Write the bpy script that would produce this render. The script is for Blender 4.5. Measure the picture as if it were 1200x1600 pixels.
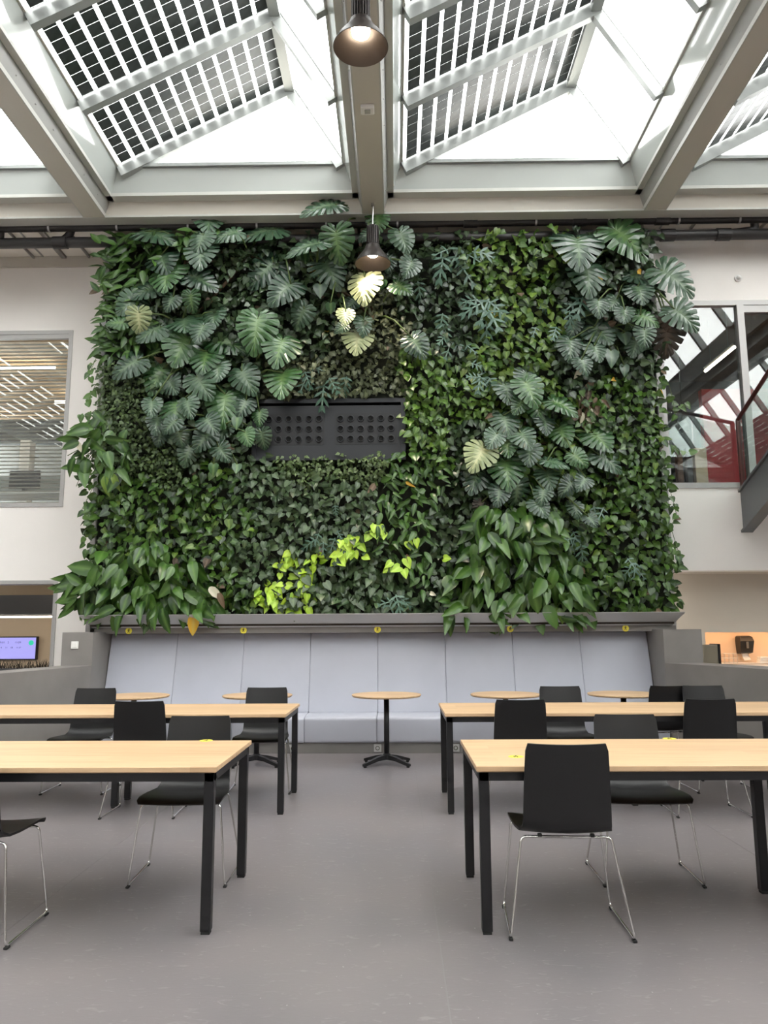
import bpy, math, random
import numpy as np
from mathutils import Vector, Matrix, noise

# ------------------------------------------------------------------ camera, world, exposure
random.seed(7)
SC = bpy.context.scene
for o in list(bpy.data.objects):
    bpy.data.objects.remove(o)
COL = SC.collection
H = 1.37
PITCH, YAW, ROLL = math.radians(8.76), math.radians(0.81), math.radians(-0.30)
camd = bpy.data.cameras.new('camera'); cam = bpy.data.objects.new('camera', camd); COL.objects.link(cam)
camd.sensor_fit = 'VERTICAL'; camd.sensor_height = 36.0; camd.lens = 27.0
CROT = Matrix.Rotation(YAW, 3, 'Z') @ Matrix.Rotation(math.pi/2 + PITCH, 3, 'X') @ Matrix.Rotation(ROLL, 3, 'Z')
cam.matrix_world = Matrix.Translation((0, 0, H)) @ CROT.to_4x4()
camd.clip_start = 0.05; camd.clip_end = 200
SC.camera = cam

W = bpy.data.worlds.new('overcast_sky'); SC.world = W; W.use_nodes = True
bg = W.node_tree.nodes['Background']
bg.inputs[0].default_value = (1.0, 0.99, 0.98, 1); bg.inputs[1].default_value = 11.2
SC.view_settings.view_transform = 'Standard'; SC.view_settings.look = 'None'
SC.view_settings.gamma = 1.0; SC.view_settings.use_curve_mapping = False
SC.view_settings.exposure = 0.0

def ray(px, py):
    return CROT @ Vector(((px-600)/1200, (800-py)/1200, -1))
def at(px, py, Y):                      # point of the photograph lying in the upright plane y = Y
    r = ray(px, py); return Vector((r.x/r.y*Y, Y, H + r.z/r.y*Y))
def atz(px, py, z):                     # ... in the level plane z
    r = ray(px, py); t = (z-H)/r.z; return Vector((r.x*t, r.y*t, z))

# ------------------------------------------------------------------ materials
MATS = {}
def mat(name, col, rough=0.5, metal=0.0, noise_amt=0.0, noise_scale=5.0, bump=0.0, emit=None, estr=0.0, spec=0.5, coat=0.0):
    m = bpy.data.materials.new(name); m.use_nodes = True
    nt = m.node_tree; b = nt.nodes['Principled BSDF']
    b.inputs['Base Color'].default_value = (*col, 1); b.inputs['Roughness'].default_value = rough
    b.inputs['Metallic'].default_value = metal; b.inputs['Specular IOR Level'].default_value = spec
    b.inputs['Coat Weight'].default_value = coat
    if emit:
        b.inputs['Emission Color'].default_value = (*emit, 1); b.inputs['Emission Strength'].default_value = estr
    if noise_amt or bump:
        tc = nt.nodes.new('ShaderNodeTexCoord'); n = nt.nodes.new('ShaderNodeTexNoise')
        n.inputs['Scale'].default_value = noise_scale; n.inputs['Detail'].default_value = 5
        nt.links.new(tc.outputs['Object'], n.inputs['Vector'])
        if noise_amt:
            r = nt.nodes.new('ShaderNodeMapRange')
            r.inputs[1].default_value = 0.3; r.inputs[2].default_value = 0.7
            r.inputs[3].default_value = 1-noise_amt; r.inputs[4].default_value = 1+noise_amt
            mx = nt.nodes.new('ShaderNodeMix'); mx.data_type = 'RGBA'; mx.blend_type = 'MULTIPLY'
            mx.inputs[0].default_value = 1; mx.inputs[6].default_value = (*col, 1)
            nt.links.new(n.outputs[0], r.inputs[0]); nt.links.new(r.outputs[0], mx.inputs[7])
            nt.links.new(mx.outputs[2], b.inputs['Base Color'])
        if bump:
            bp = nt.nodes.new('ShaderNodeBump'); bp.inputs['Strength'].default_value = bump; bp.inputs['Distance'].default_value = 0.01
            nt.links.new(n.outputs[0], bp.inputs['Height']); nt.links.new(bp.outputs[0], b.inputs['Normal'])
    MATS[name] = m
    return m

def glass(name, tint=(0.95, 0.98, 0.97), refl=1.0, rough=0.0):
    m = bpy.data.materials.new(name); m.use_nodes = True
    nt = m.node_tree; nt.nodes.remove(nt.nodes['Principled BSDF'])
    out = nt.nodes['Material Output']
    t = nt.nodes.new('ShaderNodeBsdfTransparent'); t.inputs[0].default_value = (*tint, 1)
    g = nt.nodes.new('ShaderNodeBsdfGlossy'); g.inputs['Roughness'].default_value = rough
    f = nt.nodes.new('ShaderNodeLayerWeight'); f.inputs[0].default_value = 0.5
    pw = nt.nodes.new('ShaderNodeMath'); pw.operation = 'POWER'; pw.inputs[1].default_value = 5
    ma = nt.nodes.new('ShaderNodeMath'); ma.operation = 'MULTIPLY_ADD'; ma.inputs[1].default_value = 0.9; ma.inputs[2].default_value = 0.04
    mu = nt.nodes.new('ShaderNodeMath'); mu.operation = 'MULTIPLY'; mu.inputs[1].default_value = refl; mu.use_clamp = True
    nt.links.new(f.outputs['Facing'], pw.inputs[0]); nt.links.new(pw.outputs[0], ma.inputs[0])
    x = nt.nodes.new('ShaderNodeMixShader')
    nt.links.new(ma.outputs[0], mu.inputs[0]); nt.links.new(mu.outputs[0], x.inputs[0])
    nt.links.new(t.outputs[0], x.inputs[1]); nt.links.new(g.outputs[0], x.inputs[2]); nt.links.new(x.outputs[0], out.inputs[0])
    MATS[name] = m
    return m

def leafmat(name, dark, light, rib, rough=0.42, spec=0.5):
    m = bpy.data.materials.new(name); m.use_nodes = True
    nt = m.node_tree; b = nt.nodes['Principled BSDF']
    a = nt.nodes.new('ShaderNodeAttribute'); a.attribute_name = 'tint'
    oi = nt.nodes.new('ShaderNodeObjectInfo')
    ad = nt.nodes.new('ShaderNodeMath'); ad.operation = 'MULTIPLY_ADD'; ad.inputs[1].default_value = 0.35; ad.use_clamp = True
    nt.links.new(oi.outputs['Random'], ad.inputs[0]); nt.links.new(a.outputs['Fac'], ad.inputs[2])
    mx = nt.nodes.new('ShaderNodeMix'); mx.data_type = 'RGBA'
    mx.inputs[6].default_value = (*dark, 1); mx.inputs[7].default_value = (*light, 1)
    nt.links.new(ad.outputs[0], mx.inputs[0])
    r = nt.nodes.new('ShaderNodeAttribute'); r.attribute_name = 'rib'
    mr = nt.nodes.new('ShaderNodeMapRange'); mr.inputs[1].default_value = 0.55; mr.inputs[2].default_value = 1.0; mr.inputs[4].default_value = 0.8
    nt.links.new(r.outputs['Fac'], mr.inputs[0])
    m2 = nt.nodes.new('ShaderNodeMix'); m2.data_type = 'RGBA'; m2.inputs[7].default_value = (*rib, 1)
    nt.links.new(mr.outputs[0], m2.inputs[0]); nt.links.new(mx.outputs[2], m2.inputs[6])
    nt.links.new(m2.outputs[2], b.inputs['Base Color'])
    b.inputs['Roughness'].default_value = rough; b.inputs['Specular IOR Level'].default_value = spec
    MATS[name] = m
    return m

def floor_mat():
    m = mat('linoleum', (0.16, 0.15, 0.15), 0.36, spec=0.55)
    nt = m.node_tree; b = nt.nodes['Principled BSDF']
    tc = nt.nodes.new('ShaderNodeTexCoord')
    n1 = nt.nodes.new('ShaderNodeTexNoise'); n1.inputs['Scale'].default_value = 1.1; n1.inputs['Detail'].default_value = 3
    n2 = nt.nodes.new('ShaderNodeTexNoise'); n2.inputs['Scale'].default_value = 14; n2.inputs['Detail'].default_value = 6; n2.inputs['Distortion'].default_value = 1.4
    mp = nt.nodes.new('ShaderNodeMapping'); mp.inputs['Scale'].default_value = (1.0, 2.2, 1)
    nt.links.new(tc.outputs['Object'], n1.inputs['Vector']); nt.links.new(tc.outputs['Object'], mp.inputs[0]); nt.links.new(mp.outputs[0], n2.inputs['Vector'])
    c1 = nt.nodes.new('ShaderNodeValToRGB')
    c1.color_ramp.elements[0].position = 0.3; c1.color_ramp.elements[0].color = (0.158, 0.145, 0.153, 1)
    c1.color_ramp.elements[1].position = 0.7; c1.color_ramp.elements[1].color = (0.197, 0.175, 0.177, 1)
    nt.links.new(n1.outputs[0], c1.inputs[0])
    c2 = nt.nodes.new('ShaderNodeValToRGB')
    c2.color_ramp.elements[0].position = 0.60; c2.color_ramp.elements[0].color = (0, 0, 0, 1)
    c2.color_ramp.elements[1].position = 0.72; c2.color_ramp.elements[1].color = (1, 1, 1, 1)
    nt.links.new(n2.outputs[0], c2.inputs[0])
    mx = nt.nodes.new('ShaderNodeMix'); mx.data_type = 'RGBA'; mx.inputs[7].default_value = (0.235, 0.217, 0.216, 1)
    nt.links.new(c2.outputs[0], mx.inputs[0]); nt.links.new(c1.outputs[0], mx.inputs[6])
    # pale scuffs and crumbs
    n3 = nt.nodes.new('ShaderNodeTexNoise'); n3.inputs['Scale'].default_value = 55; n3.inputs['Detail'].default_value = 2
    nt.links.new(tc.outputs['Object'], n3.inputs['Vector'])
    c3 = nt.nodes.new('ShaderNodeValToRGB')
    c3.color_ramp.elements[0].position = 0.735; c3.color_ramp.elements[0].color = (0, 0, 0, 1)
    c3.color_ramp.elements[1].position = 0.78; c3.color_ramp.elements[1].color = (1, 1, 1, 1)
    nt.links.new(n3.outputs[0], c3.inputs[0])
    m3 = nt.nodes.new('ShaderNodeMix'); m3.data_type = 'RGBA'; m3.inputs[7].default_value = (0.42, 0.4, 0.39, 1)
    nt.links.new(c3.outputs[0], m3.inputs[0]); nt.links.new(mx.outputs[2], m3.inputs[6])
    nt.links.new(m3.outputs[2], b.inputs['Base Color'])
    r = nt.nodes.new('ShaderNodeMapRange'); r.inputs[3].default_value = 0.30; r.inputs[4].default_value = 0.46
    nt.links.new(n1.outputs[0], r.inputs[0]); nt.links.new(r.outputs[0], b.inputs['Roughness'])
    bp = nt.nodes.new('ShaderNodeBump'); bp.inputs['Strength'].default_value = 0.05; bp.inputs['Distance'].default_value = 0.01
    nt.links.new(n2.outputs[0], bp.inputs['Height']); nt.links.new(bp.outputs[0], b.inputs['Normal'])
    return m

def wood_mat(name, a, b_, rough=0.45):
    m = mat(name, a, rough); nt = m.node_tree; b = nt.nodes['Principled BSDF']
    tc = nt.nodes.new('ShaderNodeTexCoord')
    br = nt.nodes.new('ShaderNodeTexBrick'); br.offset = 0.37; br.inputs['Scale'].default_value = 1
    br.inputs['Brick Width'].default_value = 1.3; br.inputs['Row Height'].default_value = 0.105
    br.inputs['Mortar Size'].default_value = 0.0
    br.inputs['Color1'].default_value = (0, 0, 0, 1); br.inputs['Color2'].default_value = (1, 1, 1, 1); br.inputs['Mortar'].default_value = (0.5, 0.5, 0.5, 1)
    nt.links.new(tc.outputs['Object'], br.inputs['Vector'])
    mp = nt.nodes.new('ShaderNodeMapping'); mp.inputs['Scale'].default_value = (2.2, 38, 38)
    nt.links.new(tc.outputs['Object'], mp.inputs[0])
    n = nt.nodes.new('ShaderNodeTexNoise'); n.inputs['Scale'].default_value = 1; n.inputs['Detail'].default_value = 5; n.inputs['Distortion'].default_value = 0.6
    nt.links.new(mp.outputs[0], n.inputs['Vector'])
    ad = nt.nodes.new('ShaderNodeMath'); ad.operation = 'MULTIPLY_ADD'; ad.inputs[1].default_value = 0.28
    nt.links.new(br.outputs[0], ad.inputs[0]); nt.links.new(n.outputs[0], ad.inputs[2])
    c = nt.nodes.new('ShaderNodeValToRGB')
    c.color_ramp.elements[0].position = 0.32; c.color_ramp.elements[0].color = (*b_, 1)
    c.color_ramp.elements[1].position = 0.78; c.color_ramp.elements[1].color = (*a, 1)
    nt.links.new(ad.outputs[0], c.inputs[0]); nt.links.new(c.outputs[0], b.inputs['Base Color'])
    return m

floor_mat()
mat('weld', (0.22, 0.21, 0.21), 0.5)
wood_mat('oak', (0.66, 0.455, 0.27), (0.50, 0.325, 0.18))
mat('oak_edge', (0.62, 0.44, 0.26), 0.5, noise_amt=0.1, noise_scale=8)
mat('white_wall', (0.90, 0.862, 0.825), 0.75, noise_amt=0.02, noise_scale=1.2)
mat('beige_wall', (0.58, 0.53, 0.46), 0.75, noise_amt=0.03, noise_scale=1.0)
mat('plaster', (0.218, 0.202, 0.192), 0.55, noise_amt=0.14, noise_scale=1.6)
mat('tray_metal', (0.48, 0.475, 0.47), 0.40, metal=0.15, noise_amt=0.04, noise_scale=2)
mat('frame_alu', (0.45, 0.44, 0.43), 0.45, metal=0.3)
mat('roof_white', (0.52, 0.52, 0.485), 0.5)
mat('curb_gloss', (0.50, 0.53, 0.51), 0.10, coat=0.6)
mat('beam_tan', (0.60, 0.565, 0.50), 0.5)
mat('beam_web', (0.34, 0.34, 0.325), 0.55)
mat('ceiling_white', (0.80, 0.76, 0.69), 0.7)
mat('bar_alu', (0.30, 0.315, 0.305), 0.35, metal=0.1)
mat('pv_cell', (0.035, 0.042, 0.042), 0.35, noise_amt=0.35, noise_scale=9)
mat('pipe_black', (0.024, 0.022, 0.022), 0.42)
mat('steel', (0.55, 0.55, 0.55), 0.35, metal=1.0)
mat('rail_grey', (0.30, 0.285, 0.265), 0.5, metal=0.3)
mat('felt', (0.018, 0.021, 0.013), 0.95, noise_amt=0.4, noise_scale=14)
mat('vent_black', (0.013, 0.015, 0.019), 0.40)
mat('vent_dark', (0.012, 0.013, 0.015), 0.5)
mat('vent_hole_shade', (0.003, 0.003, 0.003), 0.9)
mat('leather', (0.455, 0.468, 0.535), 0.48, noise_amt=0.03, noise_scale=2.5, bump=0.03)
mat('plinth', (0.17, 0.162, 0.155), 0.55, noise_amt=0.1, noise_scale=3)
mat('black_metal', (0.008, 0.008, 0.0095), 0.40)
mat('black_shell', (0.0075, 0.0075, 0.0085), 0.42, bump=0.02, noise_scale=160)
mat('chrome', (0.78, 0.77, 0.75), 0.12, metal=1.0)
mat('rubber', (0.015, 0.015, 0.015), 0.7)
mat('lamp_body', (0.045, 0.037, 0.034), 0.38, metal=0.2)
mat('lamp_inside', (0.045, 0.034, 0.028), 0.35, metal=0.3)
mat('bulb', (1, 1, 1), 0.3, emit=(1.0, 0.86, 0.66), estr=26)
mat('led', (1, 1, 1), 0.3, emit=(1.0, 0.90, 0.76), estr=14)
mat('led_warm', (1, 1, 1), 0.3, emit=(1.0, 0.66, 0.38), estr=16)
mat('yellow', (0.92, 0.80, 0.08), 0.5)
mat('ink', (0.03, 0.03, 0.01), 0.6)
mat('white_plastic', (0.80, 0.79, 0.77), 0.35)
mat('grey_plastic', (0.42, 0.42, 0.41), 0.4)
mat('screen', (0.1, 0.1, 0.2), 0.2, emit=(0.42, 0.40, 0.93), estr=0.95)
mat('screen_green', (0.02, 0.3, 0.2), 0.3, emit=(0.03, 0.62, 0.38), estr=0.9)
mat('screen_ink', (0.03, 0.03, 0.1), 0.3, emit=(0.07, 0.07, 0.26), estr=0.9)
mat('dark_grey', (0.10, 0.105, 0.11), 0.6)
mat('tan_wall', (0.72, 0.60, 0.44), 0.75)
mat('slat_ceiling', (0.58, 0.42, 0.26), 0.6, noise_amt=0.12, noise_scale=3)
mat('blind', (0.62, 0.60, 0.56), 0.45)
mat('red', (0.46, 0.02, 0.03), 0.45)
mat('rail_red', (0.085, 0.018, 0.015), 0.35)
mat('wood_brown', (0.16, 0.085, 0.05), 0.5, noise_amt=0.15, noise_scale=6)
mat('office_light', (0.27, 0.285, 0.28), 0.6)
mat('far_wall_darkened', (0.36, 0.34, 0.32), 0.8, noise_amt=0.03, noise_scale=1.0)  # unseen hall walls, greyed to cut the frontal fill light
mat('paper', (0.85, 0.82, 0.78), 0.8)
mat('niche', (0.70, 0.55, 0.42), 0.7)
mat('steel_paint', (0.15, 0.155, 0.165), 0.4, metal=0.2)
mat('oven_metal', (0.30, 0.265, 0.20), 0.35, metal=0.5)
mat('grass_dry', (0.035, 0.025, 0.02), 0.8)
mat('soil', (0.03, 0.022, 0.016), 0.95)
glass('glass_roof', (0.955, 0.965, 0.96), 0.8)
glass('glass_win', (0.86, 0.89, 0.88), 1.9)
glass('glass_rail', (0.84, 0.90, 0.88), 1.2)
# leaves: dark, light, rib
leafmat('lf_monstera', (0.014, 0.042, 0.021), (0.046, 0.100, 0.050), (0.12, 0.19, 0.10), 0.31, 0.75)
leafmat('lf_monstera_green', (0.018, 0.066, 0.016), (0.046, 0.122, 0.034), (0.14, 0.24, 0.08), 0.31, 0.75)
leafmat('lf_monstera_pale_lit', (0.22, 0.27, 0.13), (0.42, 0.44, 0.24), (0.5, 0.5, 0.28), 0.42)  # cream leaves; for lamp-lit leaves the brightness is put into the colour
leafmat('lf_monstera_dry', (0.025, 0.022, 0.015), (0.10, 0.065, 0.045), (0.14, 0.10, 0.07), 0.5)
leafmat('lf_heart_dark', (0.008, 0.022, 0.008), (0.046, 0.080, 0.030), (0.06, 0.10, 0.045), 0.32)
leafmat('lf_heart_grey', (0.016, 0.038, 0.014), (0.074, 0.122, 0.050), (0.10, 0.15, 0.07), 0.34)
leafmat('lf_pothos', (0.012, 0.040, 0.006), (0.066, 0.145, 0.018), (0.09, 0.17, 0.035), 0.32)
leafmat('lf_pothos_bright', (0.024, 0.068, 0.008), (0.100, 0.195, 0.024), (0.13, 0.22, 0.045), 0.34)
leafmat('lf_gold', (0.022, 0.060, 0.008), (0.13, 0.215, 0.026), (0.16, 0.25, 0.045), 0.36)
leafmat('lf_olive', (0.022, 0.032, 0.012), (0.095, 0.115, 0.048), (0.13, 0.14, 0.08), 0.5)
leafmat('lf_tiny', (0.022, 0.046, 0.012), (0.085, 0.135, 0.038), (0.1, 0.14, 0.05), 0.5)
leafmat('lf_neon', (0.24, 0.44, 0.022), (0.46, 0.66, 0.045), (0.5, 0.68, 0.1), 0.42)
leafmat('lf_lily', (0.014, 0.048, 0.007), (0.060, 0.145, 0.018), (0.10, 0.19, 0.04), 0.28)
leafmat('lf_lance', (0.016, 0.054, 0.009), (0.068, 0.155, 0.024), (0.09, 0.17, 0.04), 0.32)
leafmat('lf_blue', (0.040, 0.095, 0.062), (0.11, 0.20, 0.145), (0.16, 0.25, 0.19), 0.38)
leafmat('lf_yellow', (0.50, 0.26, 0.015), (0.68, 0.40, 0.03), (0.6, 0.45, 0.1), 0.5)
leafmat('lf_brown', (0.05, 0.032, 0.018), (0.15, 0.095, 0.055), (0.18, 0.13, 0.08), 0.6)
leafmat('lf_cream', (0.42, 0.40, 0.28), (0.62, 0.58, 0.46), (0.5, 0.5, 0.35), 0.5)
mat('stem_green', (0.085, 0.13, 0.035), 0.5)
mat('stem_brown', (0.10, 0.065, 0.035), 0.6)

# ------------------------------------------------------------------ mesh helpers
class MB:
    def __init__(s): s.v = []; s.f = []
    def add(s, vs, fs):
        n = len(s.v); s.v += [tuple(v) for v in vs]; s.f += [tuple(i+n for i in f) for f in fs]; return s
    def box(s, x0, x1, y0, y1, z0, z1):
        return s.add([(x0,y0,z0),(x1,y0,z0),(x1,y1,z0),(x0,y1,z0),(x0,y0,z1),(x1,y0,z1),(x1,y1,z1),(x0,y1,z1)],
                     [(0,3,2,1),(4,5,6,7),(0,1,5,4),(1,2,6,5),(2,3,7,6),(3,0,4,7)])
    def cbox(s, x0, x1, y0, y1, z0, z1, c):         # box with its upright edges and rims chamfered
        rings = []
        for z, i in ((z0, c), (z0+c, 0), (z1-c, 0), (z1, c)):
            a0, a1, b0, b1 = x0+i, x1-i, y0+i, y1-i
            rings.append([(a0+c,b0,z),(a1-c,b0,z),(a1,b0+c,z),(a1,b1-c,z),(a1-c,b1,z),(a0+c,b1,z),(a0,b1-c,z),(a0,b0+c,z)])
        return s.loft(rings)
    def loft(s, rings, cap=True, closed=True):
        n = len(rings[0]); vs = [p for r in rings for p in r]; fs = []
        for k in range(len(rings)-1):
            for i in range(n if closed else n-1):
                j = (i+1) % n
                fs.append((k*n+i, k*n+j, (k+1)*n+j, (k+1)*n+i))
        if cap: fs.append(tuple(range(n-1, -1, -1))); fs.append(tuple((len(rings)-1)*n+i for i in range(n)))
        return s.add(vs, fs)
    def prism(s, poly, z0, z1):
        return s.loft([[(x, y, z0) for x, y in poly], [(x, y, z1) for x, y in poly]])
    def prism_y(s, poly, y0, y1):                   # polygon in x,z pushed along y
        return s.loft([[(x, y1, z) for x, z in poly], [(x, y0, z) for x, z in poly]])
    def prism_x(s, poly, x0, x1):                   # polygon in y,z pushed along x
        return s.loft([[(x0, y, z) for y, z in poly], [(x1, y, z) for y, z in poly]])
    def tube(s, pts, r, n=8, cap=True):
        pts = [Vector(p) for p in pts]; rings = []; up = None
        for i, p in enumerate(pts):
            t = (pts[min(i+1, len(pts)-1)] - pts[max(i-1, 0)]).normalized()
            if up is None:
                up = Vector((0, 0, 1)) if abs(t.z) < 0.9 else Vector((1, 0, 0))
            a = t.cross(up).normalized(); b = a.cross(t).normalized(); up = b
            rr = r[i] if isinstance(r, (list, tuple)) else r
            rings.append([p + a*rr*math.cos(2*math.pi*k/n) + b*rr*math.sin(2*math.pi*k/n) for k in range(n)])
        return s.loft(rings, cap)
    def lathe(s, prof, n=32, c=(0, 0, 0), cap=False):
        return s.loft([[(c[0]+r*math.cos(2*math.pi*k/n), c[1]+r*math.sin(2*math.pi*k/n), c[2]+z) for k in range(n)] for r, z in prof], cap)
    def mesh(s, name, m=None, smooth=False):
        me = bpy.data.meshes.new(name); me.from_pydata(s.v, [], s.f)
        if m: me.materials.append(MATS[m])
        if smooth:
            me.polygons.foreach_set('use_smooth', [True]*len(me.polygons))
        me.update(); return me

def smooth_path(pts, r=0.03, k=4):                  # round the corners of a bent tube
    pts = [Vector(p) for p in pts]; out = [pts[0]]
    for i in range(1, len(pts)-1):
        a, b, c = pts[i-1], pts[i], pts[i+1]
        d1 = (a-b); d2 = (c-b); q = min(r, d1.length*0.45, d2.length*0.45)
        p1 = b + d1.normalized()*q; p2 = b + d2.normalized()*q
        for j in range(k+1):
            t = j/k; out.append(p1*(1-t)**2 + b*2*t*(1-t) + p2*t*t)
    out.append(pts[-1]); return out

def obj(name, mb, m, parent=None, smooth=False, loc=None):
    me = mb if isinstance(mb, bpy.types.Mesh) else mb.mesh(name, m, smooth)
    o = bpy.data.objects.new(name, me); COL.objects.link(o)
    if parent: o.parent = parent
    if loc is not None: o.location = loc
    return o
def tag(o, label, cat, group=None, kind=None):
    o['label'] = label; o['category'] = cat
    if group: o['group'] = group
    if kind: o['kind'] = kind
    return o
def thing(name, label, cat, loc=(0, 0, 0), rotz=0, group=None, kind=None):
    o = bpy.data.objects.new(name, None); COL.objects.link(o); o.location = loc; o.rotation_euler = (0, 0, rotz)
    o.empty_display_size = 0.2
    return tag(o, label, cat, group, kind)
def copy_tree(o, parent=None):
    c = o.copy(); COL.objects.link(c); c.parent = parent
    for ch in list(o.children): copy_tree(ch, c)
    return c
def struct(name, mb, m, label, cat, smooth=False):
    return tag(obj(name, mb, m, None, smooth), label, cat, kind='structure')

# ------------------------------------------------------------------ floor
XL, XR, YB = -11.14, 10.64, -8.4
fl = thing('floor', 'grey marbled linoleum floor of the hall', 'floor', kind='structure')
obj('subfloor', MB().box(XL-0.3, XR+0.3, YB-0.3, 15, -0.12, -0.0015), 'weld', fl)
edges = [XL-0.3] + [0.185+2*k for k in range(-5, 6)] + [XR+0.3]
for a, b in zip(edges[:-1], edges[1:]):
    obj('linoleum_sheet', MB().box(a+0.0025, b-0.0025, YB-0.3, 14.9, -0.0014, 0), 'linoleum', fl)

# ------------------------------------------------------------------ walls
YW = 9.66                       # planted face
WX0, WX1, WZ0, WZ1 = -3.86, 3.46, 1.40, 6.56
wb = thing('wall_back', 'dark felt wall with a grey metal edge carrying the plants', 'wall', (0, YW, 0), kind='structure')
obj('felt_backing', MB().box(WX0+.06, WX1-.06, 0, .08, WZ0, WZ1), 'felt', wb)
for x0, x1 in ((WX0, WX0+.06), (WX1-.06, WX1)):
    obj('edge_profile', MB().box(x0, x1, -.05, .19, WZ0-.1, WZ1), 'frame_alu', wb)
obj('core', MB().box(WX0+.06, WX1-.06, .08, .19, 0, 6.784), 'beige_wall', wb)

YWR, YWL = 9.85, 10.45
def wall_open(name, label, x0, x1, z0, z1, y0, y1, holes, m):
    r = thing(name, label, 'wall', (0, y0, 0), kind='structure')
    xs = sorted({x0, x1, *[h[0] for h in holes], *[h[1] for h in holes]})
    for a, b in zip(xs[:-1], xs[1:]):
        zs = [z0]
        for h in sorted(holes, key=lambda h: h[2]):
            if h[0] <= a and h[1] >= b: zs += [h[2], h[3]]
        zs.append(z1)
        for c, d in zip(zs[::2], zs[1::2]):
            if d-c > 1e-4: obj('wall_panel', MB().box(a, b, 0, y1-y0, c, d), m, r)
    return r
# right: upper white wall with the tall window, hanging over a beige recess
RW0, RW1, RZ0, RZ1 = 3.52, 7.4, 3.17, 5.73
wall_open('wall_right', 'white upper wall right of the planted wall', WX1-.2, XR, 2.10, 6.78, YWR, YWR+.25, [(RW0, RW1, RZ0, RZ1)], 'white_wall')
# left: white wall with upper window and lower opening
LW1 = at(107, 650, YWL).x; LZ0 = at(60, 792, YWL).z; LZ1 = at(60, 517, YWL).z
LO1 = at(87, 980, YWL).x; LOZ = at(40, 907, YWL).z
LW0 = -9.0
wall_open('wall_left', 'white wall left of the planted wall', XL, WX0+.2, 0, 6.78, YWL, YWL+.25, [(LW0, LW1, LZ0, LZ1), (LW0, LO1, 0.0, LOZ)], 'white_wall')
obj('return_panel', MB().box(WX0+.06, WX0+.2, -.62, 0.0, 0, 6.78), 'white_wall', bpy.data.objects['wall_left'])
struct('wall_side_left', MB().box(XL-.3, XL, YB, 14.6, 0, 6.95), 'far_wall_darkened', 'darkened grey side wall far left of the hall', 'wall')
struct('wall_side_right', MB().box(XR, XR+.3, YB, 14.6, 0, 6.95), 'far_wall_darkened', 'darkened grey side wall far right of the hall', 'wall')
struct('wall_front', MB().box(XL-.3, XR+.3, YB-.3, YB, 0, 6.95), 'far_wall_darkened', 'darkened grey wall behind the viewer', 'wall')
# recess under the right wall with a warm niche
NX0 = at(1103, 1010, 10.45).x; NZ1 = at(1150, 988, 10.45).z
NX1 = 7.2
wall_open('wall_recess_right', 'beige wall set back below the white right wall', WX1-.3, XR, 0, 3.0, 10.45, 10.6, [(NX0, NX1, .90, NZ1)], 'beige_wall')
nk = thing('wall_niche', 'orange lit kitchen niche in the beige wall', 'niche', (0, 10.6, 0), kind='structure')
obj('niche_back', MB().box(NX0-.3, NX1+.1, .42, .5, .8, 1.7), 'niche', nk)
obj('niche_ceiling', MB().box(NX0-.3, NX1+.1, 0, .42, NZ1+.06, NZ1+.12), 'niche', nk)
obj('niche_side', MB().box(NX0-.38, NX0-.3, 0, .5, .8, 1.7), 'niche', nk)
obj('niche_side', MB().box(NX1+.1, NX1+.18, 0, .5, .8, 1.7), 'niche', nk)
obj('worktop', MB().box(NX0-.3, NX1+.1, -.75, .42, .86, .90), 'white_plastic', nk)
obj('worktop_front', MB().box(NX0-.3, NX1+.1, -.72, -.15, 0, .86), 'beige_wall', nk)
obj('strip_light', MB().box(NX0-.1, NX1, .05, .09, NZ1+.03, NZ1+.05), 'led_warm', nk)
struct('ceiling_recess', MB().box(WX1-.2, XR, YWR+.25, 10.5, 2.10, 2.2), 'beige_wall', 'underside of the white wall over the recess', 'ceiling')

# ------------------------------------------------------------------ roof: beams, curbs, sawtooth skylights
ZS = 6.70
BC = [-0.25 + 3.63*k for k in range(-3, 4)]
YE = 9.10
bl = ['grey roof beam two bays left of the lamps', 'grey roof beam at the far left', 'roof beam running down above the top left corner of the plants',
      'roof beam in the middle carrying the two lamps', 'roof beam running down above the top right corner of the plants', 'grey roof beam at the far right', 'grey roof beam two bays right of the lamps']
def beam(x, label):
    r = thing('roof_beam', label, 'beam', (x, 0, 0), kind='structure')
    y0, y1 = YB, 9.42
    obj('soffit', MB().box(-.13, .13, y0, y1, ZS, ZS+.03), 'beam_tan', r)
    for s in (-1, 1):
        obj('web', MB().prism_y([(s*.115, ZS+.03), (s*.13, ZS+.03), (s*.19, ZS+.20), (s*.17, ZS+.20)][::s], y0, y1), 'beam_web', r)
        obj('lip', MB().box(min(s*.13, s*.145), max(s*.13, s*.145), y0, y1, ZS, ZS+.055), 'roof_white', r)
        obj('flange', MB().box(min(s*.16, s*.265), max(s*.16, s*.265), y0, YE+.1, ZS+.20, ZS+.245), 'roof_white', r)
    sm = MB().lathe([(.008, .004), (.008, 0), (.0, 0)], 6).mesh('screw', 'steel')
    if abs(x) < 4:
        for k in range(14):
            for s in (-1, 1):
                o = obj('screw', sm, None, r); o.location = (s*.165, 8.9-k*.42, ZS+.115); o.rotation_euler = (0, s*1.2, 0)
    return r
for x, l in zip(BC, bl): beam(x, l)

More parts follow.
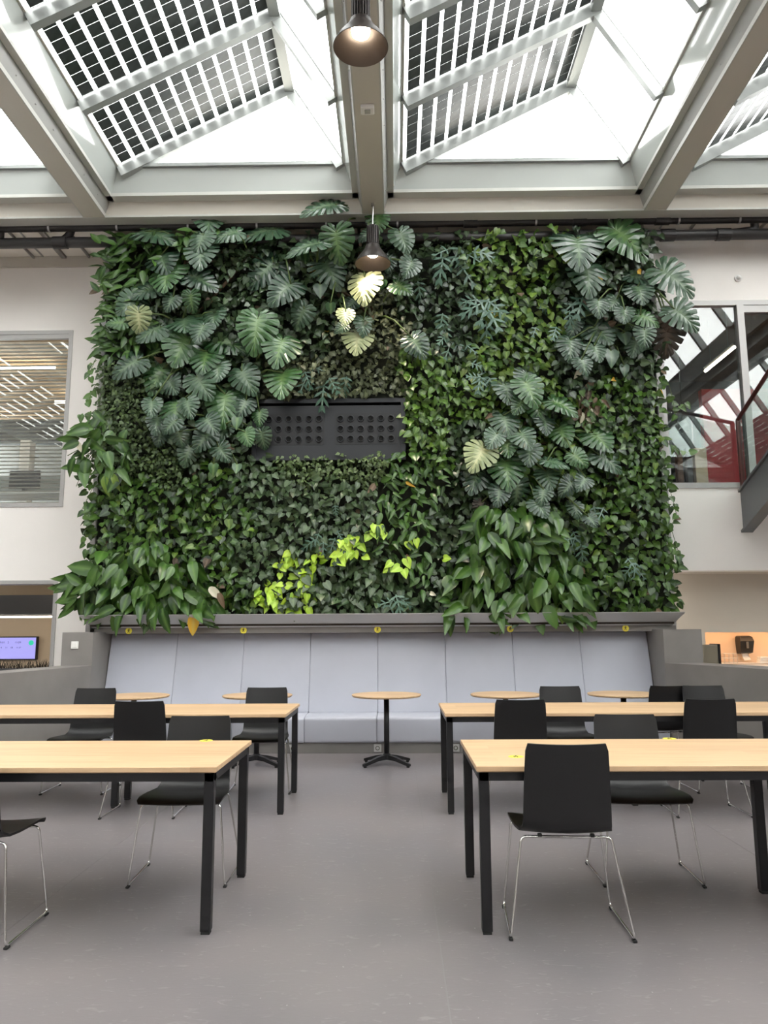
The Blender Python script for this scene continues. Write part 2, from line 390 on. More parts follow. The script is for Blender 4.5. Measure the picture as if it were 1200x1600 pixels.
BAR = 1.23
NB = 14
A0, ZC, ZR, RIDGE = 0.36, 7.24, 8.38, 2.20         # offset of the glazing foot from a beam centre, foot height, ridge height
U = Vector((RIDGE, 0, ZR-ZC)); UL = U.length; U.normalize(); UN = Vector((-U.z, 0, U.x))
XE = 3.63-2*A0
D = Vector((XE-RIDGE, 0, ZC-ZR)); DL = D.length; D.normalize(); DN = Vector((-D.z, 0, D.x))
def slab(mb, o, u, n, l, y0, y1, t0, t1):           # plank along u from o
    pts = []
    for y in (y0, y1):
        for a, t in ((0, t0), (l, t0), (l, t1), (0, t1)):
            q = o + u*a + n*t; pts.append((q.x, y, q.z))
    return mb.add(pts, [(0,1,2,3), (7,6,5,4), (0,4,5,1), (1,5,6,2), (2,6,7,3), (3,7,4,0)])
FOOT, RID = Vector((A0, 0, ZC)), Vector((A0+RIDGE, 0, ZR))
m_bar = slab(MB(), FOOT, U, UN, UL, -.045, .045, -.15, .02).mesh('rafter', 'bar_alu')
m_bar2 = slab(MB(), RID, D, DN, DL, -.04, .04, -.12, .02).mesh('rafter', 'bar_alu')
m_pane = slab(MB(), FOOT, U, UN, UL, .045, BAR-.045, 0, .012).mesh('solar_pane', 'glass_roof')
m_clear = slab(MB(), RID, D, DN, DL, .04, BAR-.04, 0, .012).mesh('clear_pane', 'glass_roof')
NCOL, NROW = 12, 7
CP = (UL-.10)/NCOL; RP = (BAR-.13)/NROW
def cell_center(i, j):
    q = FOOT + U*(.05+(i+.5)*CP) - UN*.003; return Vector((q.x, .065+(j+.5)*RP, q.z))
def cell_at(mb, c):
    o = Vector((c[0], 0, c[2])) - U*(CP*.76/2)
    return slab(mb, o, U, UN, CP*.76, c[1]-(RP-.005)/2, c[1]+(RP-.005)/2, -.002, .001)
m_cell = cell_at(MB(), (0, 0, 0)).mesh('solar_cell', 'pv_cell')
mbc = MB()
for i in range(NCOL):
    for j in range(NROW): cell_at(mbc, cell_center(i, j))
m_cells = mbc.mesh('solar_cells', 'pv_cell')
bayl = ['skylight in the third bay left of the lamps', 'skylight at the left edge of the view beyond the left beam', 'skylight with solar cells left of the middle beam',
        'skylight with solar cells right of the middle beam', 'skylight with solar cells at the right edge beyond the right beam', 'skylight in the third bay right of the lamps']
for b in range(6):
    x0 = BC[b]
    r = thing('window_%d' % (b+3), bayl[b], 'skylight', (x0, 0, 0), kind='structure')
    # curbs leaning inwards
    for s, xb, xt in ((1, .255, A0), (-1, 3.63-.255, 3.63-A0)):
        poly = [(xb, ZS+.245), (xt, ZC), (xt-s*.10, ZC), (xb-s*.10, ZS+.245)]
        obj('curb', MB().prism_y(poly[::-s], YB, YE+.02), 'curb_gloss', r)
        obj('curb_cap', MB().box(min(xt-s*.1, xt+s*.025), max(xt-s*.1, xt+s*.025), YB, YE-.1, ZC, ZC+.035), 'roof_white', r)
    obj('end_curb', MB().prism_x([(YE+.02, ZS+.245), (YE-.08, ZC), (YE+.12, ZC), (YE+.12, ZS+.245)], .255, 3.63-.255), 'curb_gloss', r)
    obj('end_lip', MB().box(.135, 3.495, YE-.02, YE+.14, ZS+.20, ZS+.244), 'roof_white', r)
    obj('end_curb', MB().box(.255, 3.375, YB-.1, YB, ZS+.2, ZC), 'curb_gloss', r)
    obj('ridge', MB().box(RID.x-.06, RID.x+.06, YB, YE-.06, RID.z-.13, RID.z+.03), 'bar_alu', r)
    # gables
    for yg, nm in ((YE-.10, 'gable_pane'), (YB+.0, 'gable_pane')):
        obj(nm, MB().prism_y([(A0, ZC), (A0+XE, ZC), (RID.x, RID.z)], yg-.006, yg+.006), 'glass_roof', r)
        obj('gable_sill', MB().box(A0, A0+XE, yg-.03, yg+.03, ZC, ZC+.045), 'bar_alu', r)
    yb = YE-.10
    for k in range(NB+1):
        obj('rafter', m_bar, None, r, loc=(0, yb-k*BAR, 0)); obj('rafter', m_bar2, None, r, loc=(0, yb-k*BAR, 0))
        if k == NB: break
        p = obj('solar_pane', m_pane, None, r, loc=(0, yb-(k+1)*BAR, 0))
        obj('clear_pane', m_clear, None, r, loc=(0, yb-(k+1)*BAR, 0))
        if b in (2, 3, 4) and k < 3:
            for i in range(NCOL):
                for j in range(NROW):
                    obj('solar_cell', m_cell, None, p, loc=cell_center(i, j))
        else:
            q = obj('solar_cells', m_cells, None, p); q['kind'] = 'stuff'
# edge beam at the end of the skylights and flat ceiling behind it
eb = thing('trim_1', 'pale stepped edge beam between skylights and flat ceiling', 'edge beam', (0, YE, 0), kind='structure')
obj('face', MB().prism_x([(.12, ZS+.22), (.16, ZS+.02), (.34, ZS+.02), (.34, ZS+.5), (.12, ZS+.5)], XL, XR), 'beam_tan', eb)
obj('lip', MB().box(XL, XR, .13, .36, ZS-.005, ZS+.02), 'roof_white', eb)
sm = MB().lathe([(.007, -.003), (.007, 0), (0, 0)], 6).mesh('screw', 'steel')
for k in range(22):
    obj('screw', sm, None, eb, loc=(-7+k*.66, .148, ZS+.06)).rotation_euler = (math.pi/2, 0, 0)
cl = thing('ceiling', 'flat pale ceiling strip above the pipes', 'ceiling', (0, YE, 0), kind='structure')
obj('ceiling_sheet', MB().box(XL, XR, .36, 1.65, ZS+.085, ZS+.2), 'ceiling_white', cl)
for x in [-7.6+1.25*k for k in range(13)]:
    obj('sheet_joint', MB().box(x-.012, x+.012, .37, 1.33, ZS+.075, ZS+.085), 'beam_web', cl)
for k, (x, w) in enumerate([(at(20, 370, 9.8).x, .02), (at(70, 370, 9.8).x, .07), (at(112, 370, 9.8).x, .025), (at(1190, 350, 9.8).x, .025), (at(1080, 350, 9.8).x, .025), (-2.2, .03), (.6, .03), (2.2, .03)]):
    tr = struct('trim_%d' % (k+2), MB().box(x-w/2, x+w/2, 9.46, YWL-.02 if x < -3.9 else 9.84, ZS+.045, ZS+.083), 'rail_grey',
                'grey ceiling rail, number %d along the strip above the pipes' % (k+1), 'rail')
    tr['label'] = ['narrow grey ceiling rail at the left picture edge', 'wide pale ceiling channel over the left window', 'narrow ceiling rail beside the left roof beam',
                   'narrow ceiling rail at the right picture edge', 'narrow ceiling rail right of the right roof beam', 'ceiling rail behind the left pipe clamps',
                   'ceiling rail just right of the middle lamp', 'ceiling rail left of the right roof beam'][k]
struct('trim_12', MB().box(XL, WX0+.2, YWL-.03, YWL, 6.62, 6.78), 'beam_tan', 'pale cover strip on top of the left white wall', 'trim')

# ------------------------------------------------------------------ windows in the back walls
def frame_rect(mb, x0, x1, z0, z1, w, y0, y1):
    mb.box(x0, x0+w, y0, y1, z0, z1); mb.box(x1-w, x1, y0, y1, z0, z1)
    mb.box(x0+w, x1-w, y0, y1, z0, z0+w); mb.box(x0+w, x1-w, y0, y1, z1-w, z1); return mb
w1 = thing('window_1', 'upper left window with lowered grey blinds', 'window', (0, YWL, 0), kind='structure')
obj('window_frame', frame_rect(MB(), LW0, LW1, LZ0, LZ1, .055, -.015, .06), 'frame_alu', w1)
obj('head_box', MB().box(LW0+.055, LW1-.055, -.005, .055, LZ1-.12, LZ1-.055), 'frame_alu', w1)
obj('pane', MB().box(LW0+.05, LW1-.05, .065, .075, LZ0+.05, LZ1-.11), 'glass_win', w1)
ms = MB().add([(LW0+.12, -.014, .005), (LW1-.06, -.014, .005), (LW1-.06, .014, -.005), (LW0+.12, .014, -.005),
               (LW0+.12, -.014, .007), (LW1-.06, -.014, .007), (LW1-.06, .014, -.003), (LW0+.12, .014, -.003)],
              [(0,3,2,1),(4,5,6,7),(0,1,5,4),(1,2,6,5),(2,3,7,6),(3,0,4,7)]).mesh('blind_slat', 'blind')
nz = 44
for k in range(nz):
    obj('blind_slat', ms, None, w1, loc=(0, .12, LZ0+.08+(LZ1-.14-LZ0-.10)*k/(nz-1)))
# office behind
of = thing('wall_office', 'office room behind the left blinds', 'room', (0, YWL+.25, 0), kind='structure')
OD = 6.4; OX = LW1+3.2
obj('office_floor', MB().box(LW0-.2, OX, 0, OD, LZ0-.35, LZ0-.25), 'dark_grey', of)
obj('office_back', MB().box(LW0-.2, OX, OD, OD+.1, LZ0-.25, LZ1+.5), 'office_light', of)
obj('office_side', MB().box(OX, OX+.1, 0, OD, LZ0-.25, LZ1+.5), 'office_light', of)
for k in range(42):
    obj('ceiling_slat', MB().box(LW0-.2, OX, .12+k*.15, .22+k*.15, LZ1+.22, LZ1+.30), 'slat_ceiling', of)
obj('office_ceiling', MB().box(LW0-.2, OX, 0, OD, LZ1+.42, LZ1+.5), 'wood_brown', of)
obj('beam_dark', MB().box(LW0, OX, 4.2, 4.5, at(40, 690, 14.9).z, at(40, 655, 14.9).z), 'dark_grey', of)
q = at(42, 720, 13.4).x; obj('column', MB().box(q-.09, q+.09, 2.6, 2.8, LZ0-.25, at(42, 690, 13.4).z), 'white_plastic', of)
q = at(40, 575, 12.3); obj('light_line', MB().box(LW0+.4, at(86, 575, 12.3).x, 1.58, 1.62, q.z-.02, q.z+.03), 'led', of)
q = at(95, 628, 14.0); obj('light_line', MB().box(at(86, 628, 14.0).x, OX-.5, 3.28, 3.32, q.z-.02, q.z+.02), 'led', of)
dk = thing('office_desk', 'pale desk behind the left blinds', 'desk', (at(35, 760, 12.2).x, 12.2, LZ0-.25))
obj('desk_top', MB().box(-.9, .9, -.35, .35, .70, .73), 'white_plastic', dk)
for sx in (-.85, .81):
    for sy in (-.32, .28): obj('leg', MB().box(sx, sx+.04, sy, sy+.04, 0, .70), 'white_plastic', dk)
obj('monitor', MB().box(-.25, .25, .05, .08, .85, 1.15), 'black_metal', dk)
obj('monitor_stand', MB().box(-.03, .03, .05, .09, .73, .85), 'black_metal', dk)
obj('screen_panel', MB().box(-.8, .8, .33, .36, .73, 1.1), 'office_light', dk)

# lower left room
w0 = thing('window_2', 'lower left opening with a thin metal frame', 'opening', (0, YWL, 0), kind='structure')
obj('jamb', MB().box(LO1-.05, LO1, -.02, .25, 0, LOZ), 'frame_alu', w0)
obj('header', MB().box(LW0, LO1-.05, -.02, .25, LOZ-.05, LOZ), 'frame_alu', w0)
lr = thing('wall_lounge', 'tan room behind the lower left opening', 'room', (0, YWL+.25, 0), kind='structure')
YT = 13.6
obj('lounge_back', MB().box(LW0-.2, LO1+1.3, YT-YWL-.25, YT-YWL-.15, 0, 2.9), 'tan_wall', lr)
obj('lounge_side', MB().box(LO1+.75, LO1+.85, 0, YT-YWL-.25, 0, 2.9), 'tan_wall', lr)
obj('lounge_ceiling', MB().box(LW0-.2, LO1+1.3, 0, YT-YWL, 2.6, 2.7), 'beige_wall', lr)
zb0, zb1 = at(30, 960, 12.2).z, at(30, 932, 12.2).z
obj('bulkhead', MB().box(LW0-.2, LO1+.75, 1.45, 1.75, zb0, zb1+.02), 'dark_grey', lr)
obj('bulkhead_back', MB().box(LW0-.2, LO1+.75, 1.75, YT-YWL-.25, zb0-.02, zb0+.02), 'beige_wall', lr)
obj('light_line', MB().box(LW0, LO1+.7, 1.77, 1.80, zb0-.045, zb0-.021), 'led', lr)  # strip run on to the left past its real length to brighten the room
obj('light_line', MB().box(at(64, 926, 11.8).x, LO1+.7, 1.0, 1.04, 2.57, 2.6), 'led', lr)
tv = thing('wall_screen', 'flat screen with lavender page on the tan wall at the left edge', 'screen', at(20, 1013, YT-.06))
tp = [at(-60, 995, YT-.06), at(57, 1031, YT-.06)]
cx, cz = tv.location.x, tv.location.z
sx0, sx1, sz0, sz1 = tp[0].x-cx, tp[1].x-cx, tp[1].z-cz, tp[0].z-cz
obj('bezel', MB().cbox(sx0, sx1, -.02, .05, sz0, sz1, .006), 'black_metal', tv)
obj('display', MB().box(sx0+.02, sx1-.02, -.024, -.02, sz0+.02, sz1-.02), 'screen', tv)
obj('round_mark', MB().prism_y([(sx1-.10+.045*math.cos(a*.393), sz1-.11+.045*math.sin(a*.393)) for a in range(16)], -.028, -.0245), 'screen_green', tv)
def text(body, size, m, parent, loc, ext=0.001):
    cu = bpy.data.curves.new('lettering', 'FONT'); cu.body = body; cu.size = size; cu.extrude = ext; cu.align_x = 'CENTER'; cu.align_y = 'CENTER'
    cu.materials.append(MATS[m]); cu.resolution_u = 3
    tmp = bpy.data.objects.new('lettering_source', cu)
    me = bpy.data.meshes.new_from_object(tmp); bpy.data.objects.remove(tmp)
    o = bpy.data.objects.new('lettering', me); COL.objects.link(o); o.parent = parent; o.location = loc; o.rotation_euler = (math.pi/2, 0, 0); return o
for s, px, py, sz in (('09:01', 4, 1004, .05), ('2', 14, 1004, .05), ('11:09', 29, 1004, .05), ('4', 3, 1012, .045), ('11', 11, 1012, .045), ('18', 19, 1012, .045), ('11:27', 30, 1012, .04)):
    q = at(px, py, YT-.06); text(s, sz, 'screen_ink', tv, (q.x-cx, -.026, q.z-cz))
# planter with dry grass behind the low wall
pg = thing('grass_planter', 'long planter of dark dry grass behind the left low wall', 'planter', (at(30, 1045, 11.6).x, 11.6, 0))
obj('trough', MB().box(-1.4, .75, -.14, .14, 0, .84), 'dark_grey', pg)
gb = MB()
for k in range(420):
    x = random.uniform(-1.35, .72); y = random.uniform(-.12, .12); h = random.uniform(.03, .15); dx = random.gauss(0, .06)
    gb.add([(x-.005, y, .84), (x+.005, y, .84), (x+dx*.5+.003, y, .84+h*.6), (x+dx, y+.01, .84+h), (x+dx*.5-.003, y, .84+h*.6)], [(0, 1, 2, 4), (4, 2, 3)])
g = obj('grass_blades', gb, 'grass_dry', pg); g['kind'] = 'stuff'

# right window: frame, mullion, panes and the red room behind
w2 = thing('window_9', 'tall right window reflecting the roof, red room behind', 'window', (0, YWR, 0), kind='structure')
MX = at(1150, 477, YWR).x
obj('window_frame', frame_rect(MB(), RW0, RW1, RZ0, RZ1, .07, -.02, .07), 'frame_alu', w2)
obj('mullion', MB().box(MX-.005, MX+.085, -.03, .08, RZ0+.07, RZ1-.07), 'frame_alu', w2)
obj('head_box', MB().box(MX+.085, RW1-.07, -.01, .06, RZ1-.17, RZ1-.07), 'frame_alu', w2)
obj('pane', MB().box(RW0+.07, MX-.005, .02, .03, RZ0+.07, RZ1-.07), 'glass_win', w2)
obj('pane', MB().box(MX+.085, RW1-.07, .02, .03, RZ0+.07, RZ1-.17), 'glass_win', w2)
rr = thing('wall_red_room', 'room with a red wall behind the right window', 'room', (0, YWR+.25, 0), kind='structure')
obj('room_floor', MB().box(RW0-1, RW1+.3, 0, 4.5, RZ0-.25, RZ0-.12), 'wood_brown', rr)
obj('room_back', MB().box(RW0-1, RW1+.3, 4.4, 4.5, RZ0-.12, RZ1+.5), 'dark_grey', rr)
obj('room_side', MB().box(RW0-1.1, RW0-1, 0, 4.5, RZ0-.12, RZ1+.5), 'dark_grey', rr)
obj('room_side', MB().box(RW1+.2, RW1+.3, 0, 4.5, RZ0-.12, RZ1+.5), 'dark_grey', rr)
obj('room_ceiling', MB().box(RW0-1, RW1+.3, 0, 4.5, RZ1+.4, RZ1+.5), 'wood_brown', rr)
q0, q1 = at(1102, 700, 11.3), at(1150, 760, 11.3)
obj('red_partition', MB().box(q0.x, q1.x+1.5, 1.2, 1.32, RZ0-.12, at(1120, 608, 11.3).z), 'red', rr)
q0 = at(1085, 700, 11.0); obj('pale_panel', MB().box(q0.x, q0.x+.17, .9, 1.0, RZ0-.12, at(1085, 700, 11).z), 'tan_wall', rr)
q0 = at(1060, 700, 11.0); obj('wood_post', MB().box(q0.x-.03, q0.x+.05, .9, 1.0, RZ0-.12, at(1060, 705, 11).z), 'wood_brown', rr)
q0 = at(1072, 700, 11.0); obj('dark_post', MB().box(q0.x, q0.x+.07, .9, 1.0, RZ0-.12, at(1060, 700, 11).z), 'dark_grey', rr)
obj('crossbeam', MB().box(RW0-1, RW1, 2.0, 2.3, at(1090, 632, 12).z, at(1090, 610, 12).z), 'dark_grey', rr)
pl = thing('room_pendant', 'small black pendant lamp behind the right window', 'lamp', at(1067, 668, 11.2))
obj('shade', MB().lathe([(.02, .14), (.07, .13), (.09, -.06), (.085, -.06), (.06, .12)], 16), 'black_metal', pl, True)
obj('cable', MB().tube([(0, 0, .13), (0, 0, RZ1+.4-pl.location.z)], .006, 6), 'black_metal', pl)
tl = thing('tube_light', 'bright slanting tube light behind the right window', 'light', (at(1102, 580, 11.6).x, 11.6, at(1102, 580, 11.6).z))
e = at(1148, 542, 10.9) - tl.location
obj('tube', MB().tube([(0, 0, 0), e], .022, 8), 'led', tl)
obj('housing', MB().tube([(0, 0, .05), e + Vector((0, 0, .05))], .028, 6), 'rail_grey', tl)
for t in (.2, .8): obj('hanger', MB().tube([e*t + Vector((0, 0, .05)), (e.x*t, e.y*t, RZ1+.4-tl.location.z)], .005, 5), 'rail_grey', tl)

# ------------------------------------------------------------------ staircase at the right edge
st = thing('staircase', 'dark steel stair with glass side and dark red handrail at the right edge', 'stairs', (4.45, 9.80, 3.08))
SL = 0.38; LEN = 4.3
def slope_poly(z0, z1, ya=0.0, yb=-LEN):
    return [(ya, z0-ya*0-ya*SL), (yb, z0-yb*SL), (yb, z1-yb*SL), (ya, z1-ya*SL)]
obj('stringer', MB().prism_x(slope_poly(-.48, .02), 0, .02), 'steel_paint', st)
obj('stringer_flange', MB().prism_x(slope_poly(.02, .05), -.03, .12), 'steel_paint', st)
obj('stringer_flange', MB().prism_x(slope_poly(-.50, -.47), -.03, .12), 'steel_paint', st)
obj('stringer', MB().prism_x(slope_poly(-.48, .02), 1.3, 1.32), 'steel_paint', st)
for k in range(9):
    y = -.25-k*.44
    obj('tread', MB().box(.02, 1.3, y-.2, y+.2, -.1-y*SL-.04, -.1-y*SL), 'wood_brown', st)
for k in range(3):
    obj('glass_panel', MB().prism_x(slope_poly(.10, .93, -.03-k*1.35, -1.33-k*1.35), .03, .042), 'glass_rail', st)
obj('handrail', MB().tube([(.036, .0, .98), (.036, -LEN, .98+LEN*SL)], .028, 8), 'rail_red', st)
obj('post', MB().box(.01, .06, -.03, .01, -.05, .98), 'rail_red', st)
sn = thing('ceiling_sensor', 'small round white sensor on the wall above the right window', 'sensor', at(1153, 435, YWR))
sn.rotation_euler = (math.pi/2, 0, 0)
obj('base', MB().lathe([(.05, 0), (.05, .015), (.035, .02)], 20, cap=True), 'white_plastic', sn)
obj('dome', MB().lathe([(.033, .02), (.028, .035), (.012, .045), (.001, .046)], 20), 'white_plastic', sn, True)

# ------------------------------------------------------------------ low plaster walls, bench, planter ledge
BX0, BX1 = -3.52, 3.08
def low_wall(s, name, label, xi, run, thick):
    r = thing(name, label, 'low wall', (xi, 9.0, 0), kind='structure')
    d = 9.0-5.2
    inner = [(0, .75), (0, 0), (s*run*d, -d)]
    outer = [(s*(run*d+thick), -d), (s*thick, 0), (s*thick, .75)]
    poly = inner[1:] + outer[:2]
    obj('wall_run', MB().prism(poly if s > 0 else poly[::-1], 0, .985), 'plaster', r)
    obj('end_block', MB().box(min(0, s*thick), max(0, s*thick), 0, .70, 0, 1.365), 'plaster', r)
    e = MB(); a, b = inner[1], inner[2]
    e.prism([(a[0]-s*.002, a[1]), (a[0]-s*.006, a[1]), (b[0]-s*.006, b[1]), (b[0]-s*.002, b[1])], 0, .05)
    obj('skirting', e, 'plinth', r)
    return r
low_wall(-1, 'wall_low_left', 'grey plaster low wall left of the bench', BX0, .13, .36)
low_wall(1, 'wall_low_right', 'grey plaster low wall right of the bench', BX1, .30, .44)
sw = thing('light_switch', 'white square switch on the grey block left of the bench', 'switch', at(117, 1008, 9.0))
obj('plate', MB().cbox(-.042, .042, -.010, 0, -.042, .042, .003), 'white_plastic', sw)
obj('rocker', MB().cbox(-.026, .026, -.014, -.010, -.026, .026, .002), 'white_plastic', sw)

bn = thing('bench', 'long pale blue-grey padded bench below the plants', 'bench', ((BX0+BX1)/2, 8.92, 0))
NW = (BX1-BX0-.016)/8; ox = -(BX1-BX0)/2+.008
def cushion(x0, x1, prof, r=.012):                 # profile (y,z) loop pushed along x with soft ends
    n = len(prof); cy = sum(p[0] for p in prof)/n; cz = sum(p[1] for p in prof)/n
    rings = []
    for x, i in ((x0, r*1.2), (x0+r*.4, r*.35), (x0+r, 0), (x1-r, 0), (x1-r*.4, r*.35), (x1, r*1.2)):
        ring = []
        for y, z in prof:
            d = Vector((cy-y, cz-z)); d = d.normalized()*min(i, d.length*.5); ring.append((x, y+d.x, z+d.y))
        rings.append(ring)
    return MB().loft(rings)
def rprof(pts, r):
    q = smooth_path([(*pts[-1], 0), *[(*p, 0) for p in pts], (*pts[0], 0)], r, 4)[1:-1]; return [(p.x, p.y) for p in q]
seatp = rprof([(.02, .115), (0.0, .40), (.52, .415), (.52, .115)], .035)
backp = rprof([(.43, .40), (.665, 1.345), (.74, 1.345), (.62, .40)], .02)
for k in range(8):
    a = ox+k*NW
    obj('seat_cushion', cushion(a+.0015, a+NW-.0015, seatp), 'leather', bn, True)
    obj('back_panel', cushion(a+.0015, a+NW-.0015, backp), 'leather', bn, True)
obj('plinth', MB().box(ox, -ox, .05, .6, 0, .115), 'plinth', bn)
def outlet(px, label):
    p = at(px, 1171, 8.97); o = thing('power_outlet', label, 'outlet', (p.x, 8.97, .058), group='outlets in the bench plinth')
    obj('plate', MB().cbox(-.042, .042, -.012, 0, -.042, .042, .003), 'grey_plastic', o)
    c = MB().lathe([(.024, .0), (.024, .004), (.018, .004), (.016, -.004), (0.001, -.004)], 16)
    s = obj('socket', c, 'ink', o, loc=(0, -.0125, 0)); s.rotation_euler = (math.pi/2, 0, 0)
outlet(590, 'grey power outlet in the plinth behind the middle round table')
outlet(458, 'grey power outlet in the plinth left of the centre aisle')
outlet(712, 'grey power outlet in the plinth right of the centre aisle')

lg = thing('planter_ledge', 'grey metal trough ledge along the foot of the planted wall', 'ledge', ((-3.78+3.42)/2, 9.2, 1.34))
hw = 3.60
f = MB().loft([[(-hw, -.01, .225), (hw, -.01, .225), (hw, .006, .225), (-hw, .006, .225)], [(-hw+.10, .17, .072), (hw-.10, .17, .072), (hw-.10, .186, .072), (-hw+.10, .186, .072)]])
obj('sloped_front', f, 'tray_metal', lg)
obj('front_lip', MB().box(-hw, hw, -.014, .010, .223, .229), 'tray_metal', lg)
for s in (-1, 1):
    obj('end_plate', MB().add([(s*hw, 0, .215), (s*(hw-.1), .17, .085), (s*(hw-.1), .40, .085), (s*hw, .40, .215), (s*(hw-.01), 0, .215), (s*(hw-.11), .17, .085), (s*(hw-.11), .40, .085), (s*(hw-.01), .40, .215)],
                          [(0,1,2,3),(7,6,5,4),(0,4,5,1),(3,2,6,7),(0,3,7,4),(1,5,6,2)]), 'tray_metal', lg)
obj('trough_base', MB().box(-hw+.1, hw-.1, .17, .44, .075, .087), 'tray_metal', lg)
obj('fascia', MB().box(-hw+.13, hw-.05, .186, .44, .004, .070), 'plaster', lg)
obj('soil', MB().box(-hw+.09, hw-.09, .12, .44, .09, .13), 'soil', lg)

def walker_sticker(loc, rot, label, r=.040, group='yellow walking figure stickers'):
    t = thing('warning_sticker', label, 'sticker', loc, group=group); t.rotation_euler = rot
    obj('disc', MB().lathe([(r, 0), (r, .0012), (0.0001, .0012)], 28), 'yellow', t)
    q = r/.046
    def poly(*p): return MB().loft([[(x*q, y*q, .0012) for x, y in p], [(x*q, y*q, .002) for x, y in p]])
    fig = MB()
    def seg(a, b, w):
        a, b = Vector(a), Vector(b); n = (b-a).orthogonal().normalized()*w
        pts = [a+n, b+n, b-n, a-n]; fig.loft([[(p.x*q, p.y*q, .0012) for p in pts], [(p.x*q, p.y*q, .002) for p in pts]])
    fig.loft([[(q*(.003+.0055*math.cos(a*.628)), q*(.026+.0055*math.sin(a*.628)), z) for a in range(10)] for z in (.0012, .002)])
    seg((.002, .019), (-.003, -.002), .0055); seg((-.003, -.001), (.009, -.014), .0035); seg((.009, -.014), (.007, -.028), .003)
    seg((-.003, -.001), (-.008, -.015), .0035); seg((-.008, -.015), (-.017, -.024), .003)
    seg((.002, .017), (.014, .004), .0028); seg((.001, .017), (-.012, .010), .0028); seg((-.012, .010), (-.014, -.001), .0025)
    obj('walking_figure', fig, 'ink', t)
for px, l in ((202, 'yellow walking-figure sticker on the ledge at the left bench end'), (381, 'yellow walking-figure sticker on the ledge, second from the left'),
              (590, 'yellow walking-figure sticker on the ledge at the bench middle'), (797, 'yellow walking-figure sticker on the ledge, second from the right'),
              (977, 'yellow walking-figure sticker on the ledge at the right bench end')):
    p = at(px, 984, 9.40); walker_sticker((p.x, 9.383, 1.34+.040), (math.pi/2, 0, 0), l)

# ------------------------------------------------------------------ pipes under the ceiling
def pipe(name, label, y, z, r, couplings):
    t = thing(name, label, 'pipe', (0, y, z))
    obj('pipe_run', MB().tube([(XL+.02, 0, 0), (XR-.02, 0, 0)], r, 16), 'pipe_black', t, True)
    for x in couplings: obj('coupling', MB().lathe([(r, -.09), (r+.012, -.09), (r+.012, .09), (r, .09)], 16), 'pipe_black', t, loc=(x, 0, 0)).rotation_euler = (0, math.pi/2, 0)
    return t
PY1 = 9.47; PZ1 = at(600, 350, PY1).z; PY2 = 9.53; PZ2 = at(600, 373, PY2).z
p1 = pipe('upper_pipe', 'thinner black pipe running over the top of the plants', PY1, PZ1, .05, [at(x, 350, PY1).x for x in (735, 905, 1035)])
for px in (78, 184, 295, 402, 510, 621, 729, 837, 950, 1060, 1155):
    x = at(px, 350, PY1).x
    c = obj('clamp', MB().lathe([(.052, -.012), (.058, -.012), (.058, .012), (.052, .012)], 14), 'steel', p1, loc=(x, 0, 0)); c.rotation_euler = (0, math.pi/2, 0)
    obj('hanger', MB().box(x-.012, x+.012, -.006, .006, .05, ZS+.08-PZ1), 'rail_grey', p1)
p2 = pipe('lower_pipe', 'thicker black drain pipe just above the plants', PY2, PZ2, .07, [at(x, 373, PY2).x for x in (95, 525, 720, 915, 1043, 1130)])
for px0, px1 in ((58, 28), (1120, 1160)):
    a = at(px0 if px0 < 600 else 1128, 373, PY2).x; b = at(112 if px0 < 600 else 1178, 340, PY2).x
    if px0 < 600: a = at(92, 373, PY2).x; b = at(112, 345, PY2).x
    obj('branch', MB().tube(smooth_path([(a, 0, 0), (b-.06 if px0 < 600 else b, 0, .06), (b, 0, .14), (b, 0, ZS+.085-PZ2)], .06), .052, 12), 'pipe_black', p2, True)
x = at(2, 345, PY2).x; obj('branch', MB().tube([(x, 0, 0), (x, 0, ZS+.085-PZ2)], .052, 12), 'pipe_black', p2, True)

# ------------------------------------------------------------------ pendant lamps on the middle beam
def pendant(y, zrim, label, power):
    t = thing('pendant_lamp', label, 'lamp', (-.25, y, zrim), group='bell lamps on the middle beam')
    R = .225
    prof = [(R, 0), (R-.01, .022), (R*.80, .085), (R*.60, .145), (R*.44, .20), (R*.40, .235), (R*.36, .243), (.02, .245)]
    obj('shade', MB().lathe(prof, 40), 'lamp_body', t, True)
    obj('reflector', MB().lathe([(r-.004, z-.003) for r, z in prof[:6]] + [(.03, .215)], 40), 'lamp_inside', t, True)
    hs = obj('heat_sink', MB().lathe([(.06, .245), (.06, .50), (.02, .505)], 20), 'lamp_body', t)
    fin = MB().box(.055, .078, -.004, .004, .25, .49).mesh('fin', 'lamp_body')
    for k in range(20): obj('fin', fin, None, hs).rotation_euler = (0, 0, k*math.pi/10)
    obj('bulb', MB().lathe([(.0005, .088), (.045, .097), (.072, .118), (.08, .15), (.07, .20), (.02, .21)], 24), 'bulb', t, True)
    obj('cable', MB().tube(smooth_path([(0, 0, .50), (0, 0, .60), (.008, .0, ZS-zrim)], .02), .006, 6), 'steel', t)
    obj('hook', MB().box(-.02, .02, -.02, .02, ZS-zrim-.03, ZS-zrim), 'rail_grey', t)
    l = bpy.data.lights.new('lamp_light', 'SPOT'); l.energy = power; l.color = (1.0, .85, .64); l.spot_size = math.radians(105); l.spot_blend = .6; l.shadow_soft_size = .07
    lo = bpy.data.objects.new('lamp_light', l); COL.objects.link(lo); lo.parent = t; lo.location = (0, 0, .08)
pendant(5.62, at(567, 72, 5.62).z-.01, 'large looking bell lamp with lit bulb at the top of the picture', 120)
pendant(9.0, at(586, 412, 9.0).z, 'lit bell lamp hanging right in front of the plants', 170)

